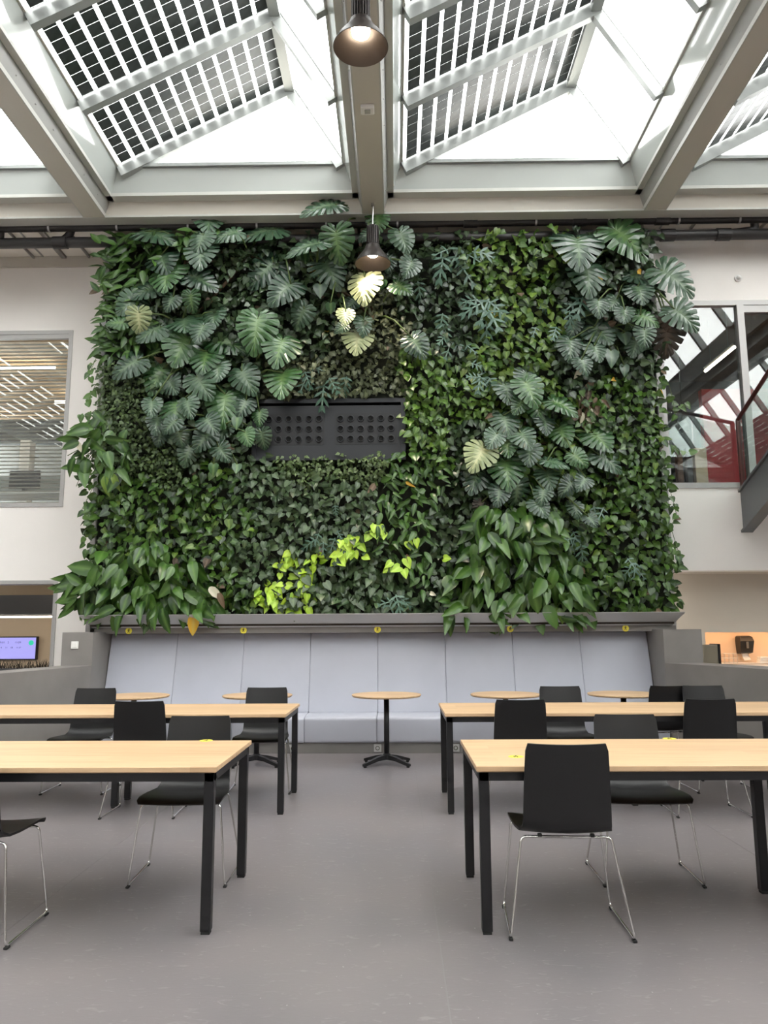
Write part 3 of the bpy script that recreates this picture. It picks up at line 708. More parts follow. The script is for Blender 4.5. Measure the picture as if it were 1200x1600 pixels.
bx = thing('beam_detector', 'small white detector box under the middle beam between the lamps', 'detector', (-.25, atz(577, 172, ZS-.03).y, ZS-.045))
obj('housing', MB().cbox(-.07, .07, -.06, .06, 0, .045, .008), 'white_plastic', bx)
obj('lens', MB().cbox(-.03, .03, -.03, .03, -.01, 0, .003), 'grey_plastic', bx)

# ------------------------------------------------------------------ tables
def long_table(xa, xb, y0, y1, label, mids):
    cx = (xa+xb)/2; cy = (y0+y1)/2; a = (xb-xa)/2; b = (y1-y0)/2
    t = thing('long_table', label, 'table', (cx, cy, 0), group='long wooden tables')
    obj('table_top', MB().loft([[(-a+.006, -b+.006, .713), (a-.006, -b+.006, .713), (a-.006, b-.006, .713), (-a+.006, b-.006, .713)],
                                [(-a, -b, .718), (a, -b, .718), (a, b, .718), (-a, b, .718)], [(-a, -b, .738), (a, -b, .738), (a, b, .738), (-a, b, .738)],
                                [(-a+.002, -b+.002, .74), (a-.002, -b+.002, .74), (a-.002, b-.002, .74), (-a+.002, b-.002, .74)]]), 'oak', t)
    w = .048; i = .012
    obj('apron', MB().box(-a+i, a-i, -b+i, -b+i+.03, .673, .713), 'black_metal', t)
    obj('apron', MB().box(-a+i, a-i, b-i-.03, b-i, .673, .713), 'black_metal', t)
    for s in (-1, 1): obj('apron', MB().box(min(s*(a-i), s*(a-i-.03)), max(s*(a-i), s*(a-i-.03)), -b+i+.03, b-i-.03, .673, .713), 'black_metal', t)
    for sx in (-1, 1):
        for sy in (-1, 1):
            x0 = sx*(a-i)-(w if sx > 0 else 0); yy = sy*(b-i)-(w if sy > 0 else 0)
            l = obj('leg', MB().cbox(x0, x0+w, yy, yy+w, .012, .713, .003), 'black_metal', t)
            obj('foot', MB().box(x0+.004, x0+w-.004, yy+.004, yy+w-.004, 0, .012), 'rubber', l)
    for mx, my in mids:
        l = obj('leg', MB().cbox(mx-cx-w/2, mx-cx+w/2, my-cy-w/2, my-cy+w/2, .012, .713, .003), 'black_metal', t)
        obj('foot', MB().box(mx-cx-.02, mx-cx+.02, my-cy-.02, my-cy+.02, 0, .012), 'rubber', l)
    return t
TL, TR = -.845, .372; LT = 2.85
long_table(TL-LT, TL, 3.73, 4.62, 'nearest long wooden table on the left', [(TL-1.4, 4.30), (TL-1.4, 4.05)])
long_table(TR, TR+LT, 3.73, 4.62, 'nearest long wooden table on the right', [(TR+1.55, 4.31), (TR+1.55, 4.05)])
long_table(TL-LT, TL, 6.04, 6.90, 'long wooden table on the left, second from the camera', [(TL-1.38, 6.30), (TL-1.38, 6.60)])
long_table(TR, TR+LT, 6.04, 6.90, 'long wooden table on the right, second from the camera', [(TR+1.5, 6.62), (TR+1.5, 6.35)])
for px, py, l in ((322, 1157, 'yellow sticker on the far edge of the near left table'), (1046, 1154, 'yellow sticker on the far edge of the near right table'),
                  (806, 1182, 'yellow sticker on the near right table beside the black chair')):
    p = atz(px, py, .741); walker_sticker((p.x, p.y, .7402), (0, 0, 0), l, .038, 'yellow stickers on the tables')

def round_table():
    t = thing('round_table', '', 'table', group='round bistro tables by the bench')
    R = .362
    obj('table_top', MB().lathe([(.001, .687), (R-.012, .687), (R, .697), (R, .707), (R-.003, .71), (.001, .71)], 56), 'oak', t)
    obj('top_plate', MB().lathe([(.001, .676), (.10, .678), (.10, .687), (.001, .687)], 24), 'black_metal', t)
    obj('column', MB().lathe([(.028, .07), (.028, .677)], 20, cap=True), 'black_metal', t, True)
    obj('hub', MB().lathe([(.04, .055), (.046, .065), (.046, .10), (.03, .115)], 20, cap=True), 'black_metal', t)
    for k in range(4):
        a = math.radians(32 + k*90) if k % 2 == 0 else math.radians(-32 + k*90)
        a = [math.radians(d) for d in (38, 142, 218, 322)][k]
        d = Vector((math.cos(a), math.sin(a), 0)); n = Vector((-d.y, d.x, 0))
        rings = []
        for r, hw_, z0, z1 in ((.02, .028, .055, .105), (.12, .026, .052, .088), (.27, .019, .016, .045), (.30, .014, .014, .036)):
            rings.append([d*r-n*hw_+Vector((0,0,z0)), d*r+n*hw_+Vector((0,0,z0)), d*r+n*hw_*.8+Vector((0,0,z1)), d*r-n*hw_*.8+Vector((0,0,z1))])
        fo = obj('foot_arm', MB().loft(rings), 'black_metal', t)
        obj('glide', MB().lathe([(.016, 0), (.016, .016)], 12, c=d*.275, cap=True), 'rubber', fo)
    return t
rt = round_table()
rlab = [(603, 'round bistro table standing alone in the aisle before the bench'), (393, 'round bistro table behind the second left table, next to the aisle'), (195, 'round bistro table at the left bench end'),
        (800, 'round bistro table just right of the aisle before the bench'), (998, 'round bistro table at the right bench end')]
for i, (px, l) in enumerate(rlab):
    t = rt if i == 0 else copy_tree(rt)
    p = atz(px, 1090, .71); t.location = (p.x, 8.22, 0); t['label'] = l; t.rotation_euler = (0, 0, 0.08*i)

# ------------------------------------------------------------------ chairs
def make_chair():
    t = thing('chair', '', 'chair', group='black shell chairs with chrome sled frames')
    prof = [(.215, .432), (.205, .444), (.15, .452), (.05, .450), (-.05, .446), (-.12, .446), (-.165, .456), (-.19, .478), (-.203, .51), (-.215, .58), (-.228, .66), (-.245, .75), (-.258, .82), (-.264, .853)]
    hw = [.222, .232, .236, .234, .226, .214, .205, .202, .200, .198, .195, .191, .187, .176]
    T = .011; rings = []
    nseg = 8
    top, bot = [], []
    for i, (y, z) in enumerate(prof):
        a = prof[max(i-1, 0)]; b = prof[min(i+1, len(prof)-1)]
        d = Vector((b[0]-a[0], b[1]-a[1])).normalized(); n = Vector((d.y, -d.x))
        if n.y < 0 and i < 6: n = -n
        if i >= 6 and n.x < 0: n = -n
        ring = []
        for k in range(nseg+1):
            u = -1+2*k/nseg; c = .012*u*u if i < 6 else .022*u*u
            ring.append(Vector((hw[i]*u, y+n.x*c, z+n.y*c)))
        rings.append((ring, n))
    mb = MB(); N = nseg+1; vs = []; fs = []
    for ring, n in rings: vs += [tuple(p) for p in ring]
    off = len(vs)
    for ring, n in rings: vs += [(p.x, p.y-n.x*T, p.z-n.y*T) for p in ring]
    M = len(rings)
    for i in range(M-1):
        for k in range(nseg):
            a = i*N+k; fs.append((a, a+1, a+N+1, a+N)); fs.append((off+a, off+a+N, off+a+N+1, off+a+1))
    for i in range(M-1):
        for k in (0, nseg):
            a = i*N+k; q = (a, a+N, off+a+N, off+a); fs.append(q if k == 0 else q[::-1])
    for k in range(nseg):
        for i in (0, M-1):
            a = i*N+k; q = (a, off+a, off+a+1, a+1); fs.append(q if i == 0 else q[::-1])
    mb.add(vs, fs)
    me = mb.mesh('seat_shell', 'black_shell', True)
    o = obj('seat_shell', me, None, t)
    m = o.modifiers.new('edges', 'EDGE_SPLIT'); m.split_angle = math.radians(50)
    r = .0062
    for s in (-1, 1):
        fr = obj('sled_frame', MB().tube(smooth_path([(s*.03, -.135, .424), (s*.205, -.135, .424), (s*.272, -.215, .0125), (s*.262, .215, .0125), (s*.218, .165, .424), (s*.03, .165, .424)], .028, 5), r, 8), 'chrome', t, True)
        for (gx, gy) in ((s*.272, -.20), (s*.263, .20)):
            obj('glide', MB().cbox(gx-.009, gx+.009, gy-.016, gy+.016, 0, .011, .002), 'rubber', fr)
    obj('crossbar', MB().tube([(-.03, -.135, .424), (.03, -.135, .424)], r, 8), 'chrome', t, True)
    obj('crossbar', MB().tube([(-.03, .165, .424), (.03, .165, .424)], r, 8), 'chrome', t, True)
    for gx in (-.12, .12):
        for gy in (-.135, .165): obj('mount', MB().cbox(gx-.010, gx+.010, gy-.010, gy+.010, .424, .438, .002), 'rubber', t)
    return t
ch = make_chair()
AW, TO = 0.0, math.pi     # facing away from the camera / towards it
chairs = [
    (.785, 3.88, -.04, 'black chair with its back to us at the near right table, the largest chair'),
    (-1.985, 3.79, .0, 'black chair cut by the left picture edge at the near left table'),
    (-1.20, 4.60, TO+.02, 'black chair facing us across the near left table'),
    (1.385, 4.60, TO-.03, 'black chair facing us across the near right table'),
    (-1.93, 6.13, .02, 'black chair seen from behind at the second left table'),
    (-2.77, 6.98, TO, 'black chair facing us at the far left side of the second left table'),
    (-1.18, 6.98, TO+.03, 'black chair facing us near the aisle end of the second left table'),
    (.925, 6.13, .0, 'black chair seen from behind near the aisle end of the second right table'),
    (1.50, 6.98, TO, 'black chair facing us near the aisle end of the second right table'),
    (2.335, 6.13, -.02, 'black chair seen from behind far along the second right table'),
    (2.80, 6.98, TO, 'black chair facing us far along the second right table'),
    (2.50, 7.50, .05, 'black chair with its back to us at the right end round table'),
]
for i, (x, y, r, l) in enumerate(chairs):
    c = ch if i == 0 else copy_tree(ch)
    c.location = (x, y, 0); c.rotation_euler = (0, 0, r); c['label'] = l

# ------------------------------------------------------------------ things on the right counter
ov = thing('countertop_oven', 'small metal box appliance on the counter behind the right low wall', 'oven', (at(1107, 1038, 9.95).x, 9.95, .90))
obj('body', MB().cbox(-.125, .09, -.10, .16, .03, .27, .006), 'oven_metal', ov)
obj('door', MB().cbox(.09, .125, -.10, .16, .03, .28, .004), 'black_metal', ov)
for sx in (-.10, .06):
    for sy in (-.08, .12): obj('foot', MB().box(sx, sx+.03, sy, sy+.03, 0, .03), 'rubber', ov)
td = thing('towel_dispenser', 'black paper towel dispenser in the orange lit niche', 'dispenser', at(1160, 1008, 11.01))
td.location.y = 11.018
obj('housing', MB().loft([[(-.085, -.0, -.12), (.085, 0, -.12), (.085, -.13, -.10), (-.085, -.13, -.10)], [(-.095, 0, .06), (.095, 0, .06), (.095, -.17, .06), (-.095, -.17, .06)],
                          [(-.09, 0, .115), (.09, 0, .115), (.085, -.14, .115), (-.085, -.14, .115)], [(-.07, 0, .13), (.07, 0, .13), (.065, -.10, .13), (-.065, -.10, .13)]]), 'black_metal', td)
obj('front_strip', MB().box(-.015, .015, -.174, -.165, -.04, .05), 'dark_grey', td)
obj('paper', MB().add([(-.05, -.06, -.11), (.04, -.06, -.11), (.07, -.09, -.2), (-.02, -.08, -.21), (-.05, -.063, -.11), (.04, -.063, -.11), (.07, -.093, -.2), (-.02, -.083, -.21)],
                      [(0,1,2,3), (7,6,5,4), (0,4,5,1), (1,5,6,2), (2,6,7,3), (3,7,4,0)]), 'paper', td)
rk = thing('wire_rack', 'thin wire rack on the niche worktop', 'rack', (at(1140, 1040, 10.8).x, 10.8, .90))
for z in (.01, .07, .13):
    obj('wire', MB().tube([(-.09, -.06, z), (.09, -.06, z), (.09, .06, z), (-.09, .06, z), (-.09, -.06, z)], .003, 5), 'steel', rk)
for x in (-.09, -.03, .03, .09):
    for y in (-.06, .06): obj('wire', MB().tube([(x, y, 0), (x, y, .13)], .0025, 5), 'steel', rk)
cu = thing('napkin_stack', 'small stack of white napkins at the right edge of the niche', 'napkins', (at(1192, 1040, 10.75).x, 10.75, .90))
for k in range(4): obj('napkin', MB().cbox(-.06+.004*k, .06+.003*k, -.05, .05, .0225*k, .0225*k+.02, .004), 'paper', cu)

# ------------------------------------------------------------------ air vent in the planted wall
v0, v1 = at(393, 720, YW-.16), at(633, 622, YW-.16)
VX0, VX1, VZ0, VZ1 = v0.x, v1.x, v0.z, v1.z
vt = thing('air_vent', 'black air vent box with two fields of round nozzles among the plants', 'vent', ((VX0+VX1)/2, YW-.02, VZ0))
a, hgt = (VX1-VX0)/2, VZ1-VZ0
obj('casing', frame_rect(MB(), -a, a, 0, hgt, .055, -.15, .02), 'vent_black', vt)
obj('front_plate', MB().box(-a+.055, a-.055, -.12, .02, .055, hgt-.085), 'vent_black', vt)
ring = MB().lathe([(.046, 0), (.046, -.012), (.040, -.016), (.034, -.016), (.031, -.010), (.031, .028)], 18).mesh('nozzle', 'vent_black', True)
hole = MB().lathe([(.0311, 0), (.0001, .0005)], 18).mesh('nozzle_shade_disc', 'vent_hole_shade')  # black disc painted in for the shade inside the nozzle
for g in (0, 1):
    u0, u1 = ((390, 507), (523, 620))[g]
    w = at(620, 670, YW-.14).x - at(523, 670, YW-.14).x
    cxp = (at((414+507)/2 - 3, 670, YW-.14).x if g == 0 else at(571.5, 670, YW-.14).x) - vt.location.x
    if g == 0: cxp = at(459, 670, YW-.14).x - vt.location.x
    zc = (at(560, 670, YW-.14).z) - VZ0
    hh = .205
    pts = rprof([(cxp-w/2, zc-hh), (cxp+w/2, zc-hh), (cxp+w/2, zc+hh), (cxp-w/2, zc+hh)], .03)
    fld = obj('nozzle_field', MB().prism_y(pts, -.125, -.119), 'vent_dark', vt)
    for i in range(6):
        for j in range(3):
            n = obj('nozzle', ring, None, fld, loc=(cxp+(i-2.5)*w/6.15, -.125, zc+(j-1)*.132)); n.rotation_euler = (-math.pi/2, 0, 0)
            h_ = obj('nozzle_shade_disc', hole, None, fld, loc=(cxp+(i-2.5)*w/6.15, -.1262, zc+(j-1)*.132)); h_.rotation_euler = (-math.pi/2, 0, 0)

# ------------------------------------------------------------------ plants: leaf shapes (unit length along +y, upper face +z)
rnd = random.Random(11)
def attrs(me, tint, rib):
    a = me.attributes.new('tint', 'FLOAT', 'POINT'); a.data.foreach_set('value', tint)
    b = me.attributes.new('rib', 'FLOAT', 'POINT'); b.data.foreach_set('value', rib)
def sym(side, mid):
    """mirror a half outline; side: list of (x,y), mid: list of y on the midrib"""
    pass
def shape_heart(w=1.0, droop=.28, fold=.30):
    mid = [0, .34, .68, 1.0]; sd = [(.20, -.13), (.40, .06), (.40, .38), (.21, .74)]
    v = [(0, y) for y in mid] + [(x*w, y) for x, y in sd] + [(-x*w, y) for x, y in sd]
    f = [(0, 4, 5), (0, 5, 6, 1), (1, 6, 7, 2), (2, 7, 3)]
    f += [tuple({4: 8, 5: 9, 6: 10, 7: 11}.get(i, i) for i in q)[::-1] for q in f]
    V = [(x, y, fold*abs(x)*(1-.9*abs(x)) - droop*y*y) for x, y in v]
    return V, f, [1]*4 + [0]*8
def shape_lance(w=1.0, droop=.45, fold=.35):
    mid = [0, .2, .45, .72, 1.0]; sd = [(.10, .08), (.185, .28), (.185, .50), (.11, .78)]
    v = [(0, y) for y in mid] + [(x*w, y) for x, y in sd] + [(-x*w, y) for x, y in sd]
    f = [(0, 5, 1), (1, 5, 6, 2), (2, 6, 7, 3), (3, 7, 8, 4), ]
    f += [tuple({5: 9, 6: 10, 7: 11, 8: 12}.get(i, i) for i in q)[::-1] for q in f]
    V = [(x, y, fold*abs(x) - droop*y*y) for x, y in v]
    return V, f, [1]*5 + [0]*8
def shape_small():
    V = [(0, 0, 0), (.32, .4, .06), (0, 1, -.2), (-.32, .4, .06), (0, .45, 0)]
    return V, [(0, 1, 4), (1, 2, 4), (2, 3, 4), (3, 0, 4)], [0]*5
def shape_frond(n=6, droop=.5):
    V, F, R = [], [], []
    for s in (1, -1):
        for i in range(n):
            y = .10+.74*i/(n-1); L = .44*math.sin(math.pi*(.34+.5*i/(n-1)))+.06; a = math.radians(68-32*i/(n-1)); wd = .058
            d = Vector((s*math.sin(a), math.cos(a))); nn = Vector((-d.y, d.x))*wd
            o = Vector((0, y)); pts = [o-nn*.6, o+d*L*.6-nn, o+d*L, o+d*L*.6+nn, o+nn*.6]
            k = len(V)
            for p in pts: V.append((p.x, p.y, -droop*p.y*p.y-.35*p.x*p.x+.10*abs(p.x))); R.append(0)
            F.append((k, k+1, k+2, k+3, k+4) if s > 0 else (k+4, k+3, k+2, k+1, k))
    k = len(V)
    for x, y in ((-.03, 0), (.03, 0), (.035, .5), (.04, .82), (0, 1.05), (-.04, .82), (-.035, .5)):
        V.append((x, y, -droop*y*y)); R.append(1)
    F += [(k, k+1, k+2, k+6), (k+6, k+2, k+3, k+5), (k+5, k+3, k+4)]
    return V, F, R
def shape_monstera(slit=.42, droop=.24, cup=.30, seed=0):
    r = random.Random(seed)
    ang = [152, 120, 97, 78, 62, 48, 34, 17]; root = [0, .02, .09, .19, .31, .45, .60, .76]; ln = [.36, .54, .60, .59, .53, .46, .38, .27]
    V, F, R = [], [], []
    def put(x, y, rib=0, dz=0):
        V.append((x, y, dz - cup*x*x*1.1 - droop*max(y, 0)**2 + .10*abs(x) - .25*min(y, 0)**2)); R.append(rib); return len(V)-1
    nm = len(ang)
    # boundaries between lobes
    for s in (1, -1):
        m = []
        by = [-.0] + [(root[i]+root[i+1])/2 for i in range(nm-1)] + [.90]
        bang = [172] + [(ang[i]+ang[i+1])/2 for i in range(nm-1)] + [4]
        bl_ = [.22] + [(ln[i]+ln[i+1])/2 for i in range(nm-1)] + [.14]
        mid = [put(0, y, 1, -.012) for y in by]
        qs, lo, hi = [], [], []
        for j in range(nm+1):
            a = math.radians(bang[j]); d = Vector((s*math.sin(a), math.cos(a))); o = Vector((0, by[j]))
            sl = slit + r.uniform(-.08, .10)
            if j in (0, nm): sl = .5
            q = o + d*bl_[j]*sl; qs.append(put(q.x, q.y, 0, -.015))
            g = math.radians(4.0 + r.uniform(-1, 1.4)) if 0 < j < nm else 0.0
            L = bl_[j]*(.99 if 0 < j < nm else 1)
            for lst, sg in ((lo, 1), (hi, -1)):         # lo: edge belonging to the previous lobe
                b = a + sg*g; p = o + Vector((s*math.sin(b), math.cos(b)))*L; lst.append(put(p.x, p.y, 0, -.02))
        for i in range(nm):
            a = math.radians(ang[i]); d = Vector((s*math.sin(a), math.cos(a))); o = Vector((0, root[i])); L = ln[i]*(1.02+r.uniform(-.03, .03))
            c = o + d*L*.45; e = o + d*L
            ci = put(c.x, c.y, .62, .012); ei = put(e.x, e.y, 0, -.012)
            fs = [(mid[i], qs[i], ci), (mid[i], ci, mid[i+1]), (mid[i+1], ci, qs[i+1]), (qs[i], hi[i], ei, ci), (ci, ei, lo[i+1], qs[i+1])]
            F += [f if s < 0 else f[::-1] for f in fs]
    return V, F, R
SH = {
    'heart': [shape_heart(1, .25, .3), shape_heart(.9, .4, .45), shape_heart(1.1, .15, .2)],
    'lance': [shape_lance(1, .4, .35), shape_lance(.85, .65, .5), shape_lance(1.1, .25, .25)],
    'lily': [shape_lance(1.25, .35, .3), shape_lance(1.1, .55, .4), shape_lance(1.4, .25, .2)],
    'small': [shape_small()],
    'frond': [shape_frond(4, .4), shape_frond(4, .7), shape_frond(3, .25)],
    'monstera': [shape_monstera(.44, .24, .30, 1), shape_monstera(.38, .34, .38, 2), shape_monstera(.50, .16, .24, 3), shape_monstera(.42, .30, .15, 4)],
    'bigheart': [shape_heart(1.15, .2, .2), shape_heart(1.05, .35, .3)],
}
LMESH = {}
def leaf_mesh(kind, i, m, lvl):
    k = (kind, i, m, lvl)
    if k not in LMESH:
        V, F, R = SH[kind][i]; me = bpy.data.meshes.new('leaf'); me.from_pydata(V, [], F); me.materials.append(MATS[m])
        t = (.0, .3, .6)[lvl]; attrs(me, [t]*len(V), R)
        if kind != 'monstera': me.polygons.foreach_set('use_smooth', [True]*len(F))
        LMESH[k] = me
    return LMESH[k]
def frame(tip, nrm):
    y = tip.normalized(); z = (nrm - y*nrm.dot(y)).normalized(); x = y.cross(z)
    return Matrix((x, y, z)).transposed().to_4x4()
OUT, UP, RT = Vector((0, -1, 0)), Vector((0, 0, 1)), Vector((1, 0, 0))
def pose(pos, deg, phi, size, roll=0.0):
    """deg: way the tip points across the wall (0 right, 90 down); phi: how far it swings out from the wall"""
    a = math.radians(deg); d = RT*math.cos(a) - UP*math.sin(a); p = math.radians(phi)
    tip = d*math.cos(p) + OUT*math.sin(p); n = OUT*math.cos(p) - d*math.sin(p) + UP*.15
    M = Matrix.Translation(pos) @ frame(tip, n)
    if roll: M = M @ Matrix.Rotation(roll, 4, 'Y')
    return M @ Matrix.Scale(size, 4)
def put_leaf(root, kind, m, M, lvl=None, name='leaf', label=None):
    i = rnd.randrange(len(SH[kind]))
    o = bpy.data.objects.new(name, leaf_mesh(kind, i, m, rnd.randrange(3) if lvl is None else lvl)); COL.objects.link(o)
    o.parent = root; L = M.copy(); L.translation = M.translation - Vector(root.location); o.matrix_local = L
    if label: o['label'] = label
    return o
def mass(root, items, name='leaf_mass'):
    vs, fs, ti, ri, mi, mats, n = [], [], [], [], [], [], 0
    for kind, m, M in items:
        V, F, R = SH[kind][rnd.randrange(len(SH[kind]))]
        A = np.array(V) @ np.array(M.to_3x3()).T + np.array(M.translation - Vector(root.location))
        vs.append(A); fs += [tuple(a+n for a in f) for f in F]; n += len(V)
        t = rnd.uniform(0, .95); ti += [t]*len(V); ri += R
        if m not in mats: mats.append(m)
        mi += [mats.index(m)]*len(F)
    me = bpy.data.meshes.new(name); me.from_pydata(np.concatenate(vs).tolist(), [], fs)
    for m in mats: me.materials.append(MATS[m])
    me.polygons.foreach_set('material_index', mi); me.polygons.foreach_set('use_smooth', [True]*len(fs))
    attrs(me, ti, ri)
    o = bpy.data.objects.new(name, me); COL.objects.link(o); o.parent = root; o['kind'] = 'stuff'
    return o

# ------------------------------------------------------------------ plant carpets
# name: (label, leaf kind, material, size range, keep probability, [seed pixels])
PATCH = {
 'lance_top_left': ('bright narrow-leaved bushy plant filling the top left corner of the planted wall', 'lance', 'lf_lance', (.14, .22), .75,
    [(185, 400), (170, 450), (190, 500), (215, 430), (165, 510), (240, 390), (215, 535), (290, 385)]),
 'creeping_fig': ('tiny-leaved creeping fig along the left edge above the broad-leaved clump', 'small', 'lf_tiny', (.05, .08), 1.0,
    [(165, 600), (185, 650), (215, 690), (170, 690), (215, 620), (230, 730)]),
 'heart_upper': ('dark heart-leaved climber behind the big split leaves at upper left', 'heart', 'lf_heart_dark', (.075, .12), .95,
    [(330, 430), (400, 420), (430, 480), (460, 540), (330, 520), (260, 480), (270, 580), (360, 600), (250, 640), (300, 680), (380, 690), (500, 470)]),
 'olive_creeper': ('small olive-leaved creeper just above the black air vent', 'heart', 'lf_olive', (.05, .085), .9,
    [(560, 560), (605, 600), (530, 600), (470, 600), (590, 520), (630, 540), (560, 480)]),
 'gold_pothos': ('yellow-green pothos climbing right of the hanging lamp', 'heart', 'lf_gold', (.08, .125), .92,
    [(820, 430), (800, 500), (850, 550), (770, 560), (760, 440), (870, 400), (740, 600), (820, 600)]),
 'fern_climber': ('dark small-leaved climber between lamp and yellow-green pothos', 'heart', 'lf_heart_dark', (.07, .11), .95,
    [(680, 400), (700, 470), (660, 440), (690, 530), (640, 480), (620, 400)]),
 'pothos_center': ('bright green pothos right beside the black air vent', 'heart', 'lf_pothos_bright', (.08, .12), .97,
    [(680, 600), (700, 650), (665, 690), (650, 560), (690, 720), (720, 610)]),
 'heart_below': ('grey-green heart-leaved creeper below the black air vent', 'heart', 'lf_heart_grey', (.075, .11), .97,
    [(440, 770), (520, 790), (400, 830), (560, 790), (470, 850), (390, 770), (530, 840), (400, 880)]),
 'pothos_left': ('mid-green pothos over the lower left of the planted wall', 'heart', 'lf_pothos', (.08, .125), .95,
    [(220, 780), (300, 790), (180, 830), (340, 760), (330, 850), (250, 840), (160, 780), (350, 910), (370, 820), (330, 930)]),
 'lance_center': ('light green pointed-leaf plant running down the middle right of the neon patch', 'lance', 'lf_lance', (.12, .20), .65,
    [(625, 770), (650, 820), (640, 880), (610, 830), (665, 760), (640, 730)]),
 'dark_gloss': ('dark glossy creeper left of the lower right split-leaf plant', 'heart', 'lf_heart_dark', (.08, .12), .95,
    [(720, 780), (700, 850), (735, 720), (680, 920), (740, 840), (710, 760)]),
 'box_tuft': ('fine-leaved tuft growing directly under the black air vent', 'small', 'lf_tiny', (.05, .075), 1.0,
    [(500, 728), (535, 735), (465, 728), (560, 725)]),
 'bottom_center': ('medium dark green creeper at the foot of the wall right of the neon patch', 'heart', 'lf_heart_grey', (.09, .135), .9,
    [(540, 920), (600, 920), (640, 940), (580, 880), (510, 890), (530, 950)]),
 'pothos_right': ('dense green pothos down the right edge of the planted wall', 'heart', 'lf_pothos', (.075, .115), .97,
    [(960, 680), (1000, 740), (970, 800), (1025, 650), (930, 740), (1000, 850), (1030, 780), (960, 620), (1020, 900), (940, 640)]),
 'dark_top_right': ('dark creeper behind the split leaves in the top right corner', 'heart', 'lf_heart_dark', (.08, .13), .95,  # same dark leaf green as the other dark climbers
    [(960, 420), (1000, 480), (920, 470), (900, 400), (990, 560), (900, 560), (940, 540)]),
 'mixed_bottom_right': ('mixed small-leaved green creeper at the bottom right of the planted wall', 'heart', 'lf_pothos', (.07, .12), .93,
    [(900, 900), (960, 920), (880, 850), (920, 860), (850, 800), (870, 950), (990, 940), (840, 740), (880, 690)]),
}
seeds = []
for k, v in PATCH.items():
    for s in v[5]:
        p = at(s[0], s[1], YW-.12); seeds.append((p.x, p.z, k))
SA = np.array([(s[0], s[1]) for s in seeds])
pts = {k: [] for k in PATCH}
STEP = .056
vx0, vx1, vz0, vz1 = VX0+.03, VX1-.03, VZ0+.03, VZ1-.0
z = WZ0+.16
while z < WZ1-.03:
    x = WX0+.05
    while x < WX1-.03:
        jx, jz = x+rnd.uniform(-.05, .05), z+rnd.uniform(-.05, .05)
        x += STEP
        if vx0 < jx < vx1 and vz0 < jz < vz1: continue
        wob = noise.noise(Vector((jx*1.7, jz*1.7, 3))) * .28
        wob2 = noise.noise(Vector((jx*1.7, jz*1.7, 9))) * .28
        k = seeds[int(np.argmin((SA[:, 0]-jx-wob)**2 + (SA[:, 1]-jz-wob2)**2))][2]
        reps = 5 if PATCH[k][1] == 'small' else 2 if k == 'olive_creeper' else 1
        for q in range(reps):
            if rnd.random() < PATCH[k][4]: pts[k].append((jx+(rnd.uniform(-.035, .035) if reps > 1 else 0), jz+(rnd.uniform(-.035, .035) if reps > 1 else 0)))
    z += STEP
PNAME = {'small': 'creeping_plant', 'heart': 'climbing_plant', 'lance': 'bushy_plant'}
for k, (label, kind, m, (s0, s1), prob, sd) in PATCH.items():
    P = pts[k]
    if not P: continue
    cx_ = sum(p[0] for p in P)/len(P); zmin = min(p[1] for p in P)
    root = thing(PNAME[kind], label, 'plant', (cx_, YW-.02, zmin))
    items = []
    for x, z in P:
        tuft = noise.noise(Vector((x*2.6, z*2.6, 1.5)))
        dep = rnd.uniform(.0, .24) + .10*max(tuft, -.6) + (.05 if kind != 'small' else .02)
        dep = max(dep, .035); edge = 0
        if x > WX1-.15: edge = 1
        if x < WX0+.15: edge = -1
        if kind == 'lance':
            deg = rnd.gauss(80, 45) + (40 if x < -3.3 else 0); phi = rnd.uniform(15, 60)
            if k == 'lance_top_left' and x < WX0+.35: deg = rnd.gauss(175, 35); phi = rnd.uniform(0, 45)
        else:
            deg = rnd.gauss(90, 42) - edge*rnd.uniform(10, 50); phi = rnd.uniform(0, 62)
        s = rnd.uniform(s0, s1); mm = m
        c = rnd.random()
        if kind != 'small':
            if c < .006: mm = 'lf_brown'
            elif c < .0075: mm = 'lf_yellow'
            elif m == 'lf_pothos' and c < .10: mm = 'lf_gold'
            elif m == 'lf_pothos' and c < .25: mm = 'lf_heart_dark'
            elif m == 'lf_heart_dark' and c < .10: mm = 'lf_heart_grey'
            elif m == 'lf_gold' and c < .45: mm = 'lf_pothos'
        M = pose(Vector((x, YW-dep, z+s*.35)), deg, phi, s, rnd.gauss(0, .45))
        items.append((dep*2+s + rnd.uniform(0, .05), (kind, mm, M)))
    items.sort(key=lambda t: -t[0])
    nobj = 0 if kind == 'small' else 300
    for _, (kd, mm, M) in items[:nobj]: put_leaf(root, kd, mm, M)
    rest = [t[1] for t in items[nobj:]]
    if rest: mass(root, rest)

